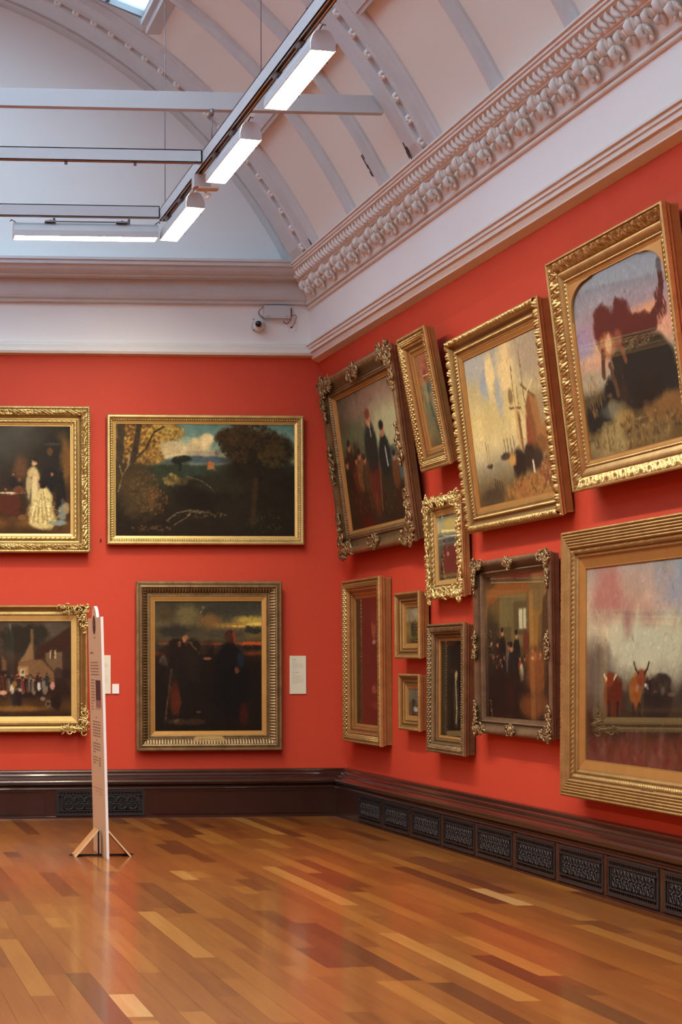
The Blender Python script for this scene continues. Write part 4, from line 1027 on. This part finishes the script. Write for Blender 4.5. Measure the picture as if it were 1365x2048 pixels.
def framed(name, mw, w, h, fw, D, kind, painter, seed, mats, label, group=None, glossy=False, corners=0, centres=0, arch=False, plate=None, outer=False):
    root = empty(name, mw=mw)
    mf, ms, mo = mats
    prof, sl = prof_of(kind, fw, D)
    step = {'reeded': .012, 'cove': .0035, 'fluted': .0055, 'rope_narrow': .0045, 'ogee': .0055}.get(kind, .0065)
    if w > 2.2 and step < .007: step = .007
    ring_frame(prof, w, h, step, root, 'frame', mf)
    wi = fw * sl[0] ; hc = D * sl[2] * .8
    sp = [(wi, D * sl[1]), (fw * (sl[0] + .02), D * sl[1]), (fw * .97, D * sl[2]), (fw, D * sl[2]), (fw, hc - .004)]
    ring_frame(sp, w, h, .5, root, 'slip', ms)
    cw, ch = w - 2 * fw + .004, h - 2 * fw + .004
    p = Paint(cw, ch, seed, .0065 if cw < 1.6 else .0085); painter(p); p.brush(2600, .016)
    c = p.build(root, hc, M_GLAZED if glossy else M_OIL, 0, h / 2)
    MB().box(-w / 2 + .08 * w, w / 2 - .08 * w, .08 * h, h * .92, .002, hc - .01).build('backing_board', M_BACK, root)
    rg = random.Random(seed * 7 + 1)
    ht = D * .90
    if corners:
        for sx in (-1, 1):
            for sy in (0, 1):
                b = MB(); cx = sx * (w / 2 - fw * .34); cy = sy * h + (1 - 2 * sy) * fw * .34
                r = fw * .075
                scroll_cluster(b, (cx, cy, ht), (1, 0, 0), (0, 1, 0), (0, 0, 1), fw * .48, fw * .48, int(20 * corners), rg, r)
                scroll_cluster(b, (cx - sx * fw * .9, cy - (1 - 2 * sy) * fw * .10, ht * .97), (1, 0, 0), (0, 1, 0), (0, 0, 1), fw * .62, fw * .26, int(15 * corners), rg, r)
                scroll_cluster(b, (cx - sx * -fw * .08, cy + (1 - 2 * sy) * fw * .95, ht * .97), (1, 0, 0), (0, 1, 0), (0, 0, 1), fw * .26, fw * .62, int(15 * corners), rg, r)
                b.build('corner_ornament', mo, root)
    if centres:
        for (cx, cy, ex, ey) in ((0, fw * .34, .75, .3), (0, h - fw * .34, .75, .3), (-w / 2 + fw * .34, h / 2, .3, .9), (w / 2 - fw * .34, h / 2, .3, .9)):
            b = MB()
            scroll_cluster(b, (cx, cy, ht), (1, 0, 0), (0, 1, 0), (0, 0, 1), fw * ex, fw * ey, int(20 * centres), rg, fw * .075)
            b.build('centre_ornament', mo, root)
    if arch:                                          # spandrel mat with a flattened arch top
        x0, x1, y1 = -cw / 2, cw / 2, h - fw; rr = (.30, .155)
        for s in (-1, 1):
            b = MB()
            pts = [(s * cw / 2, y1), (s * cw / 2, y1 - rr[1] - .10)]
            for a in np.linspace(0, PI / 2, 14):
                pts.append((s * (cw / 2 - .012 - rr[0] + rr[0] * math.cos(a)), y1 - .012 - rr[1] + rr[1] * math.sin(a)))
            pts.append((s * (cw / 2 - rr[0] - .1), y1))
            if s < 0: pts = pts[::-1]
            n = len(pts)
            b.add([(x, y, hc + .018) for x, y in pts] + [(x, y, hc + .002) for x, y in pts], [tuple(range(n))] + [((i + 1) % n, i, n + i, n + (i + 1) % n) for i in range(n)])
            b.build('spandrel_mat', ms, root)
    if kind == 'ogee':                                # dark hanging plates at the far edge
        for yy in (h * .78, h * .05):
            MB().box(-w / 2 - .035, -w / 2 + .02, yy, yy + .03, .004, .012).box(-w / 2 - .035, -w / 2 - .025, yy, yy + .07, .004, .02).build('hanging_plate', M_IRON, root)
    if plate:
        pw, ph, py = plate
        b = MB(); n = 28
        pts = []
        for a in np.linspace(0, 2 * PI, n, endpoint=False):
            pts.append(((pw / 2 - ph / 2) * (1 if math.cos(a) > 0 else -1) + ph / 2 * math.cos(a), py + ph / 2 * math.sin(a)))
        zz = D * .62 if pw > .2 else D * .72
        b.prism(pts, lambda x, y: (x, y, zz), lambda x, y: (x, y, zz + .012))
        pl = b.build('name_plate', M_GOLD_B if pw > .2 else M_BRONZE_D, root)
        if pw > .2:
            b = MB(); rr_ = random.Random(2)
            for k in range(3):
                x = -pw * .34
                while x < pw * .34:
                    q = rr_.uniform(.008, .022); b.box(x, x + q, py + .018 - k * .020, py + .023 - k * .020, zz + .012, zz + .0128); x += q + .006
            b.build('engraved_lettering', M_BRONZE_D, pl)
    tag(root, label, 'painting', group)
    return root

def right_mw(X, yL, yR, z, tilt, D):
    a = math.radians(tilt)
    xh = Vector((0, -1, 0)); U = Vector((-math.sin(a), 0, math.cos(a))); n = Vector((-math.cos(a), 0, -math.sin(a)))
    org = Vector((X, (yL + yR) / 2, z)) - n * D
    m = Matrix((xh, U, n)).transposed().to_4x4(); m.translation = org
    return m
def back_mw(x, z):
    m = Matrix((Vector((1, 0, 0)), Vector((0, 0, 1)), Vector((0, -1, 0)))).transposed().to_4x4(); m.translation = Vector((x, YB - .012, z)); return m
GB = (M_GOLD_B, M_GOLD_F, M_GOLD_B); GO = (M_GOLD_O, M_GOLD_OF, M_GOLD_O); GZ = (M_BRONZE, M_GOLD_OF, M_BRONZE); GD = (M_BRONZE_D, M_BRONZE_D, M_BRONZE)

# back wall
GBK = 'gilt-framed paintings on the back wall'
GRT = 'gilt-framed paintings on the right wall'
framed('framed_painting', back_mw(2.68 - 1.09, 2.70), 2.18, 1.49, .198, .12, 'leaf', p_interior, 1, GB,
       'dark interior with ladies in pale dresses in a leaf-carved gold frame, upper left back wall', GBK)
framed('framed_painting', back_mw(3.878, 2.785), 2.045, 1.33, .092, .085, 'rope_narrow', p_landscape, 2, GB,
       'wide woodland landscape with a sunlit cloud in a narrow gold frame on the back wall', GBK)
framed('framed_painting', back_mw(2.645 - 1.10, .875), 2.20, 1.29, .160, .10, 'cove', p_village, 3, (M_GOLD_O, M_GOLD_F, M_GOLD_B),
       'village crowd by a gabled house in a gold frame, half behind the display board', GBK, glossy=True, corners=.7)
framed('framed_painting', back_mw(3.905, .675), 1.515, 1.735, .203, .10, 'fluted', p_dusk, 4, (M_BRONZE, M_GOLD_OF, M_BRONZE),
       'dusk scene of robed figures in a brown-gold frame with an oval name plate', GBK, plate=(.335, .105, .095))

# right wall (hung on the leaning upper wall in the top row, plumb below)
framed('framed_painting', right_mw(5.24, 19.527, 18.188, .771, .35, .13), 1.339, 1.632, .19, .13, 'leafband', p_portrait, 5, GO,
       'dark red-brown portrait in an upright gold frame, nearest the corner in the lower row', GRT, glossy=True)
framed('framed_painting', right_mw(5.25, 17.722, 16.975, 1.61, .5, .10), .748, .607, .14, .10, 'stepped', p_still_small, 6, GO,
       'small gold-framed green landscape, upper of the two little ones beside the red portrait', GRT, glossy=True)
framed('framed_painting', right_mw(5.27, 17.673, 17.045, .956, .3, .08), .628, .516, .135, .08, 'stepped', p_grey_small, 7, GO,
       'smallest gold-framed picture, grey, lower of the two little ones beside the red portrait', GRT, glossy=True)
framed('framed_painting', right_mw(5.25, 16.772, 15.785, .796, -.3, .11), .987, 1.114, .148, .11, 'leafband', p_hooded, 8, (M_BRONZE, M_GOLD_OF, M_BRONZE),
       'upright dark picture with one pale figure in a brown-gold frame, below the small seascape', GRT, glossy=True, plate=(.10, .022, .055))
framed('framed_painting', right_mw(5.27, 16.788, 15.847, 2.123, 1.9, .085), .941, .885, .165, .085, 'rococo', p_seascape, 9, GB,
       'small seascape in a bright, heavily carved gold frame, middle of the right wall', GRT, glossy=True, corners=.8, centres=.7)
framed('framed_painting', right_mw(5.27, 15.554, 13.863, 1.005, .65, .085), 1.692, 1.389, .134, .085, 'plainswept', p_schoolroom, 10, GD,
       'ochre interior crowded with people in a dark bronze frame, left of the cattle painting', GRT, glossy=True, corners=1.5, centres=1.2)
framed('framed_painting', right_mw(5.21, 13.537, 10.663, .632, -.38, .12), 2.874, 1.870, .267, .12, 'reeded', p_cattle, 11, (M_GOLD_O, M_GOLD_OF, M_GOLD_O),
       'largest painting, cattle in mist in a reeded gold frame, lower right', GRT, glossy=True, plate=(.22 * .9, .03, .115))
framed('framed_painting', right_mw(5.22, 19.501, 17.024, 2.654, 7.43, .13), 2.476, 1.785, .235, .13, 'swept', p_fishers, 12, GZ,
       'tilted painting of tall standing figures in a bronze frame, top row beside the corner', GRT, corners=1.2, centres=.9)
framed('framed_painting', right_mw(5.17, 16.594, 15.923, 3.229, 10.94, .10), .78, 1.175, .19, .10, 'leafband', p_small_figure, 13, GO,
       'narrow tilted gold-framed picture in the top row, between standing figures and harbour', GRT, glossy=True)
framed('framed_painting', right_mw(5.24, 15.664, 13.611, 2.629, 6.83, .12), 2.052, 1.590, .197, .12, 'laurel', p_harbour, 14, (M_GOLD_O, M_GOLD_OF, M_BRONZE),
       'tilted golden harbour painting with windmill and boats in a laurel-carved frame', GRT)
framed('framed_painting', right_mw(5.20, 13.263, 11.367, 2.764, 6.98, .12), 1.896, 1.607, .20, .12, 'ogee', p_dogs, 15, GO,
       'tilted arch-topped painting of two dogs on a rock in a gold frame, top right', GRT, glossy=True, arch=True)

# ------------------------------------------------------------------ lighting tracks and lamps
def track(name, x0, x1, y0, y1, z0, z1, label, wires=(), studs=(), slot=True):
    cx, cy = (x0 + x1) / 2, (y0 + y1) / 2
    root = empty(name, (cx, cy, z0))
    b = MB(); t = .008
    alongx = (x1 - x0) > (y1 - y0)
    if slot:
        if alongx:
            b.box(x0, x1, y0, y0 + t, z0, z1); b.box(x0, x1, y1 - t, y1, z0, z1); b.box(x0, x1, y0, y1, z1 - t, z1)
            b.box(x0, x1, y0, y0 + .02, z0, z0 + .006); b.box(x0, x1, y1 - .02, y1, z0, z0 + .006)
            b.box(x0, x0 + t, y0, y1, z0, z1); b.box(x1 - t, x1, y0, y1, z0, z1)
        else:
            b.box(x0, x0 + t, y0, y1, z0, z1); b.box(x1 - t, x1, y0, y1, z0, z1); b.box(x0, x1, y0, y1, z1 - t, z1)
            b.box(x0, x0 + .02, y0, y1, z0, z0 + .006); b.box(x1 - .02, x1, y0, y1, z0, z0 + .006)
            b.box(x0, x1, y0, y0 + t, z0, z1); b.box(x0, x1, y1 - t, y1, z0, z1)
    else: b.box(x0, x1, y0, y1, z0, z1)
    def put(bb, nm, m):
        bb.v = [(v[0] - cx, v[1] - cy, v[2] - z0) for v in bb.v]; return bb.build(nm, m, root)
    put(b, 'housing', M_WHITE)
    if slot:
        b = MB()
        if alongx: b.box(x0 + .01, x1 - .01, y0 + .02, y1 - .02, z0 + .010, z0 + .02)
        else: b.box(x0 + .02, x1 - .02, y0 + .01, y1 - .01, z0 + .010, z0 + .02)
        put(b, 'conductor_slot', M_BLACK)
    for (wx, wy, wz) in wires:
        put(MB().tube([(wx, wy, z1), (wx, wy, wz)], .0035, 6), 'suspension_wire', M_GREYM)
        put(MB().tube([(wx, wy, z1), (wx, wy, z1 + .03)], .010, 8), 'wire_grip', M_GREYM)
    for (sx, sy) in studs:
        put(MB().tube([(sx, sy, z0), (sx, sy, z0 - .028)], .012, 8), 'stud', M_GREYM)
    tag(root, label, 'lighting track'); return root
ZTk = 5.56
def skyz(x): return 7.55
track('lighting_track', 3.00, 3.065, -2.5, 17.40, ZTk, ZTk + .108, 'white lighting track running toward the viewer, carrying the three short lamps',
      wires=[(3.035, 17.30, 7.5), (3.035, 13.42, 7.5), (3.035, 9.2, 7.5), (3.035, 5, 7.5), (3.035, 1, 7.5)])
track('lighting_track', -3.30, 2.995, 17.36, 17.425, 5.585, 5.69, 'white lighting track nearest the back wall with the long horizontal lamp under it',
      wires=[(-1.2, 17.39, 8.4)])
track('lighting_track', -3.10, 2.995, 15.37, 15.435, ZTk + .015, ZTk + .115, 'white lighting track across the room, middle bar of the three with two small studs',
      studs=[(1.905, 15.40), (2.46, 15.40)])
track('lighting_track', -3.26, -3.195, -2.5, 17.30, ZTk, ZTk + .108, 'white lighting track parallel to the left wall, outside the photo', wires=[(-3.22, 13.42, 7.5), (-3.22, 5, 7.5)])
tb = empty('tie_beam', (.7, 15.45, 6.01))
for o in (MB().box(-5.35, 3.79, -.04, .04, 0, .14).build('beam', M_WHITE, tb),): pass
MB().box(3.79, 3.87, -.02, .02, .075, .10).box(3.85, 3.87, -.02, .02, .02, .10).box(3.87, 3.93, -.012, .012, .018, .035).build('end_bracket', M_GREYM, tb)
MB().tube([(3.08 - .7, -.05, 0), (3.08 - .7, -.05, -.335)], .006, 6).tube([(2.38, -.05, 0), (2.38, -.05, -.05)], .018, 8).tube([(2.38, -.05, -.30), (2.38, -.05, -.335)], .012, 8).build('drop_rod', M_GREYM, tb)
tag(tb, 'white beam spanning the vault, topmost of the three horizontal bars', 'beam')

def lamp(L):
    """linear track lamp, long axis local y, opening down; origin at the top centre"""
    root = empty('track_lamp')
    b = MB()
    sec = [(-.076, -.125), (-.081, -.120), (-.080, -.072), (-.066, -.026), (-.050, -.008), (-.030, 0), (.022, 0), (.045, -.012), (.062, -.038), (.074, -.070), (.080, -.094), (.081, -.130), (.076, -.135)]
    n = len(sec)
    V = [(x, -L / 2, z) for x, z in sec] + [(x, L / 2, z) for x, z in sec]
    b.add(V, [(i, i + 1, n + i + 1, n + i) for i in range(n - 1)])
    b.build('housing', M_WHITE, root)
    for s in (-1, 1):
        b = MB()
        b.prism([(x * .99, z) for x, z in sec], lambda x, z: (x, s * L / 2 - .004, z), lambda x, z: (x, s * L / 2 + .004, z)); b.build('end_cap', M_WHITE, root)
    b = MB(); y = -L / 2 + .005; zf = lambda x: -.112 - .14 * 0 - (x + .075) / .15 * .012 + .004
    b.add([(-.074, -L / 2 + .004, -.084), (.074, -L / 2 + .004, -.090), (.074, L / 2 - .004, -.090), (-.074, L / 2 - .004, -.084)], [(0, 3, 2, 1)])
    b.build('diffuser', M_LAMP, root)
    b = MB()
    for s in (-1, 1):
        b.box(-.085, -.030, s * L * .25 - .05, s * L * .25 + .05, 0, .014); b.tube([(-.070, s * L * .25, .010), (-.070, s * L * .25, .0225)], .010, 7)
        b.tube([(-.02, s * (L / 2 - .02), .0), (-.005, s * (L / 2 + .02), .03), (.01, s * (L / 2 + .03), .02)], .006, 6)
    b.tube([(-.03, -L * .25, .012), (-.03, L * .25, .012)], .004, 5)
    b.build('track_adapter', M_GREYM, root)
    for s in (-.3, .28): MB().tube([(.080, s * L, -.118), (.097, s * L, -.124)], .006, 6).build('latch', M_GREYM, root)
    return root
lamp0 = None
ORD = ['first', 'second', 'third', 'fourth', 'fifth', 'sixth', 'seventh', 'eighth']
LX = 3.100
for i, (yc, lab) in enumerate(((16.85, 'lit linear lamp on the track, nearest the back wall of the three short ones'),
                 (14.70, 'lit linear lamp on the track, middle one of the three short ones'),
                 (12.62, 'lit linear lamp on the track, topmost and largest in the photo'),
                 (9.9, None), (7.76, None), (5.62, None), (3.48, None))):  # rows without a label: unseen lamps added for their light in the room
    for x in ((LX,) if lab else (LX,)):
        if lamp0 is None: l = lamp0 = lamp(1.30)
        else: l = copy_tree(lamp0)
        l.location = (x, yc, ZTk - .024)
        tag(l, lab or 'added unseen linear lamp %s beyond the upper edge of the photo on the right-hand track' % ORD[i - 3], 'lamp', 'short linear track lamps')
for i, yc in enumerate((16.3, 14.1, 11.9, 9.7, 7.5)):  # unseen left-hand lamps, added to light the room
    l = copy_tree(lamp0); l.location = (-3.30, yc, ZTk - .024); l.rotation_euler = (0, 0, PI)
    tag(l, 'added unseen linear lamp on the left-hand track outside the photo, %s from the back wall' % ORD[i], 'lamp', 'short linear track lamps')
def long_lamp():
    root = copy_tree(lamp0)
    for ch in root.children:
        if ch.name.startswith('housing'): pass
    return root
def hlamp(x, lab):
    l = copy_tree(lamp0); l.name = 'track_lamp'
    l.matrix_world = Matrix.Translation((x, 17.46, ZTk - .022)) @ Matrix.Rotation(PI / 2, 4, 'Z') @ Matrix.Rotation(math.radians(-2), 4, 'Y')
    b = MB()
    for k in range(62):
        y = -.62 + k * .0203
        b.box(-.070, .070, y, y + .002, -.128, -.112)
    b.build('louvre', M_WHITE, l)
    MB().box(-.05, -.03, -.40, -.38, -.01, .042).box(-.05, -.03, .28, .30, -.01, .042).box(-.046, -.034, -.40, .30, .010, .018).build('hanger', M_GREYM, l)
    tag(l, lab, 'lamp'); return l
hlamp(2.335, 'long white louvred lamp hanging horizontally, left of the three short lamps')
hlamp(.1, 'added unseen louvred lamp hanging in front of the end wall, just beyond the left edge')  # out of view, added for the light it gives
hlamp(-2.1, 'added unseen louvred lamp hanging in front of the end wall, farthest beyond the left edge')  # likewise unseen and added for its light
# switch box on the track between the two farther lamps
sb_ = empty('track_connector', (3.06, 15.70, ZTk - .05))
MB().box(-.075, .06, -.06, .06, -.06, .04).build('box', M_WHITE, sb_)
MB().box(-.04, .13, -.06, .05, -.075, -.06).tube([(.03, 0, -.06), (.03, 0, -.10)], .012, 6).ell((.045, 0, -.125), (.028, 0, .01), (0, .022, 0), (0, 0, .024), 8, 6).build('sensor_arm', M_TRIM, sb_)
tag(sb_, 'small white block with a ball sensor on the track between two short lamps', 'connector')

# ------------------------------------------------------------------ security camera, box and cables on the frieze
cc = empty('security_camera', (4.44, YB, 5.06))
b = MB(); n = 20
b.tube([(0, 0, -.01), (0, -.03, -.01)], .072, 20); b.build('base', M_WHITE, cc)
MB().ell((0, -.055, -.022), (.060, 0, 0), (0, .045, 0), (0, 0, .056), 16, 10).build('collar', M_TRIM, cc)
MB().ell((0, -.075, .004), (.056, 0, 0), (0, .056, 0), (0, 0, .058), 16, 10).build('ball_housing', M_WHITE, cc)
MB().tube([(-.020, -.11, -.008), (-.024, -.138, -.014)], .031, 18).build('lens', M_BLACK, cc)
b = MB()
for dx, dz in ((-.052, .052), (-.05, -.06), (.05, -.055)): b.tube([(dx, -.028, dz), (dx, -.036, dz)], .006, 6)
b.build('screw', M_BLACK, cc)
tag(cc, 'white ball security camera with black lens on the frieze near the room corner', 'camera')
jb = empty('junction_box', (4.63, YB, 5.185))
MB().box(-.137, .137, -.075, 0, -.065, .065).build('cover', M_WHITE, jb)
MB().box(-.12, -.07, -.077, -.075, -.052, -.046).box(.08, .12, -.077, -.075, -.052, -.046).build('clip', M_GREYM, jb)
tag(jb, 'white rectangular junction box on the frieze, right above the security camera', 'box')
def arcp(f, n=16): return [f(t / (n - 1)) for t in range(n)]
cb = MB().tube(arcp(lambda t: (4.49 - .05 * math.sin(PI * t) - .0, YB - .04, 5.235 - .11 * t)), .0055, 6)
tag(cb.build('cable', M_CABLE), 'short mauve cable looping between junction box and security camera', 'cable')
cb = MB().tube([(4.780, YB - .05, 5.225), (4.781, YB - .05, 5.19), (4.780, YB - .05, 5.14), (4.765, YB - .05, 5.09), (4.74, YB - .05, 5.065), (4.715, YB - .05, 5.07), (4.702, YB - .05, 5.085), (4.700, YB - .05, 5.095)], [.009, .008, .007, .006, .006, .006, .006, .006], 6)
tag(cb.build('cable', M_CABLE), 'thick mauve cable looping under the right end of the junction box', 'cable')
cb = MB().tube([(4.777, YB - .05, 5.145), (4.80, YB - .03, 5.155), (4.832, YB - .03, 5.16), (4.842, YB - .03, 5.145), (4.825, YB - .02, 5.09), (4.80, YB - .012, 5.03)], .0032, 6)
tag(cb.build('cable', M_CABLE), 'thin pink wire zigzagging down to the wall socket plate', 'cable')
so = empty('socket_plate', (4.80, YB, 5.045))
MB().box(-.045, .045, -.010, 0, -.05, .05).build('plate', M_FRIEZE, so)
MB().ell((-.01, -.012, -.01), (.010, 0, 0), (0, .004, 0), (0, 0, .010), 8, 5).tube([(.03, -.010, .035), (.03, -.0125, .035)], .004, 6).tube([(.035, -.010, -.035), (.035, -.0125, -.035)], .004, 6).build('hole', M_PEEL, so)
tag(so, 'off-white blank socket plate on the frieze, below right of the junction box', 'plate')

# ------------------------------------------------------------------ wall labels
def card(x0, x1, z0, z1, label, mat, lines, name='wall_label'):
    root = empty(name, ((x0 + x1) / 2, YB, z0)); w = x1 - x0; h = z1 - z0
    MB().box(-w / 2, w / 2, -.012, -.001, 0, h).build('card', mat, root)
    if lines:
        b = MB(); rg = random.Random(int(x0 * 100))
        for zf, wf, tk in lines:
            x = -w / 2 + .16 * w; xe = x + wf * w * .72
            while x < xe:
                q = min(rg.uniform(.008, .028), xe - x); b.box(x, x + q, -.0128, -.012, h * zf - tk / 2, h * zf + tk / 2); x += q + .004
        b.build('printed_text', M_INKG, root)
    tag(root, label, 'label'); return root
LT = [(.91, .35, .008), (.87, .3, .005), (.83, .4, .005), (.79, .8, .004), (.76, .95, .004), (.73, .9, .004), (.70, .95, .004), (.67, .4, .004), (.61, .4, .005), (.56, .6, .008), (.51, .35, .005),
      (.47, .7, .004), (.44, .95, .004), (.41, .6, .004), (.38, .95, .004), (.34, .9, .004), (.31, .95, .004), (.28, .4, .004)]
card(4.762, 4.934, 1.252, 1.645, 'tall cream text label between the dusk painting and the room corner', M_CARD, LT)
card(2.725, 2.897, 1.262, 1.656, 'tall cream text label partly hidden behind the display board', M_CARD, LT)
card(2.913, 2.984, 1.262, 1.361, 'small square white card between the tall label and the dusk painting', M_CARDW, None)
# wall hook by the wide landscape, and the hanging bracket under the dogs painting
hk = MB().tube([(2.80, YB, 2.83), (2.80, YB - .02, 2.83), (2.795, YB - .03, 2.85)], .006, 6).build('picture_hook', M_PEEL)
tag(hk, 'tiny dark hook in the red wall at the lower left of the wide landscape', 'hook')

# ------------------------------------------------------------------ display board on plywood feet
def board():
    root = empty('display_board', (2.24, 15.98, 0))
    t = .022; yc = 15.98
    dx = -.045 / 1.96                                   # slight lean toward the left
    def W(y, z, off=0): return (2.0 * 0 + .005 + dx * z - off, y, z)
    # outline in (y, z); y positive = far side, seen as the left edge
    out = [(-.38, 0), (-.38, 1.955)]
    a0 = math.asin((1.955 - 1.90) / .15)
    for a in np.linspace(a0, PI - a0, 18): out.append((-.15 * math.cos(a) * -1 * -1, 1.90 + .15 * math.sin(a)))
    out += [(.38, 1.955), (.38, 0), (.13, 0), (.13, .16), (-.10, .23), (-.10, 0)]
    out = [(-.38, 0), (-.38, 1.955)] + [(-.15 * math.cos(a), 1.90 + .15 * math.sin(a)) for a in np.linspace(a0, PI - a0, 18)] + [(.38, 1.955), (.38, 0), (.13, 0), (.13, .20), (-.10, .20), (-.10, 0)]
    b = MB(); n = len(out)
    V = [W(y, z, 0) for y, z in out] + [W(y, z, -t) for y, z in out]
    b.add(V, [tuple(range(n, 2 * n))] + [(i, (i + 1) % n, n + (i + 1) % n, n + i) for i in range(n)])
    b.build('board_core', M_CARDW, root)
    b = MB(); b.add([W(y, z, .0012) for y, z in out], [tuple(range(n))[::-1]]); b.build('printed_face', M_TAN, root)
    def strip(bb, y0, y1, z0, z1, off=.002):
        bb.add([W(y0, z0, off), W(y1, z0, off), W(y1, z1, off), W(y0, z1, off)], [(0, 1, 2, 3)])
    b = MB(); rg = random.Random(5)
    def line(z, ya, yb, th=.011, tl=0):                # ya far (left) .. yb near (right)
        y = ya
        while y > yb:
            q = rg.uniform(.02, .06); e = max(yb, y - q); strip(b, y, e, z - th / 2, z + th / 2); y = e - .010
    line(1.665, .27, .08, .016)
    for k in range(5): line(1.585 - k * .025, .27, -.22 + .05 * rg.random())
    for k in range(11): line(1.44 - k * .0245, .27, .10 - (.02 if k < 8 else -.06) - .03 * rg.random())
    line(1.205, .06, -.26, .006); line(1.13, .03, -.02, .018)
    for k in range(6): line(1.095 - k * .0235, .23, -.25 + .04 * rg.random())
    line(.945, .03, -.01, .014)
    for k in range(4): line(.915 - k * .024, .24, (-.2 if k < 3 else .1))
    for k in range(3): line(.80 - k * .024, .24, -.03 + (.12 if k == 2 else 0))
    for k in range(4): line(.80 - k * .020, -.08, -.20, .012)
    line(.545, .33, -.30, .005); line(.52, .15, -.28, .005); line(.50, .0, -.26, .005)
    line(1.79, .04, -.05, .012)
    pf = b.build('printed_text', M_INK, root)
    b = MB(); strip(b, .0, -.29, 1.275, 1.44); b.build('printed_photo', simple('dark_plum_print', (.055, .022, .028), .6), root)
    b = MB(); strip(b, .0, -.29, 1.215, 1.274); b.build('printed_photo_lower', simple('mauve_print', (.26, .13, .11), .6), root)
    b = MB(); cc_ = (.0, 1.895); b.add([W(cc_[0] + .085 * math.cos(a), cc_[1] + .078 * math.sin(a), .003) for a in np.linspace(0, 2 * PI, 24, endpoint=False)], [tuple(range(24))])
    b.build('round_emblem', simple('dark_brown_print', (.055, .028, .016), .6), root)
    b = MB(); strip(b, .06, -.06, 1.885, 1.91, .004); strip(b, .05, -.04, 1.92, 1.935, .004); b.build('emblem_bar', simple('russet_print', (.20, .07, .035), .6), root)
    for s in (-1, 1):                                  # sloping plywood feet
        b = MB(); x_f, x_t = s * .235, s * .03
        for (y0, y1) in ((-.20, .0),):
            d = Vector((x_t - x_f, 0, .235)).normalized(); nrm = Vector((-d.z, 0, d.x)) * .006
            p0 = Vector((x_f, 0, .006)); p1 = Vector((x_t, 0, .215))
            c = (p0 + p1) / 2; L = (p1 - p0).length / 2
            b.obox((c.x, -.10, c.z), d * L, (0, .105, 0), nrm)
        b.build('foot', M_PLY, root)
        b = MB(); b.obox((c.x, -.2065, c.z), d * L, (0, .0015, 0), nrm); b.build('foot_edge', M_PLYE, root)
        MB().tube([(x_f * 1.02, -.10, .012), (x_f * 1.12, -.10, .008)], .008, 6).build('bolt', M_BLACK, root)
    MB().box(-.235, .235, -.112, -.092, 0, .014).build('base_bar', M_BLACK, root)
    MB().box(-.012, -.002, -.02, .02, .0, .20).build('centre_slot_edge', M_BLACK, root)
    tag(root, 'tall narrow tan display board with white edges, on plywood feet on the floor', 'display board')
board()
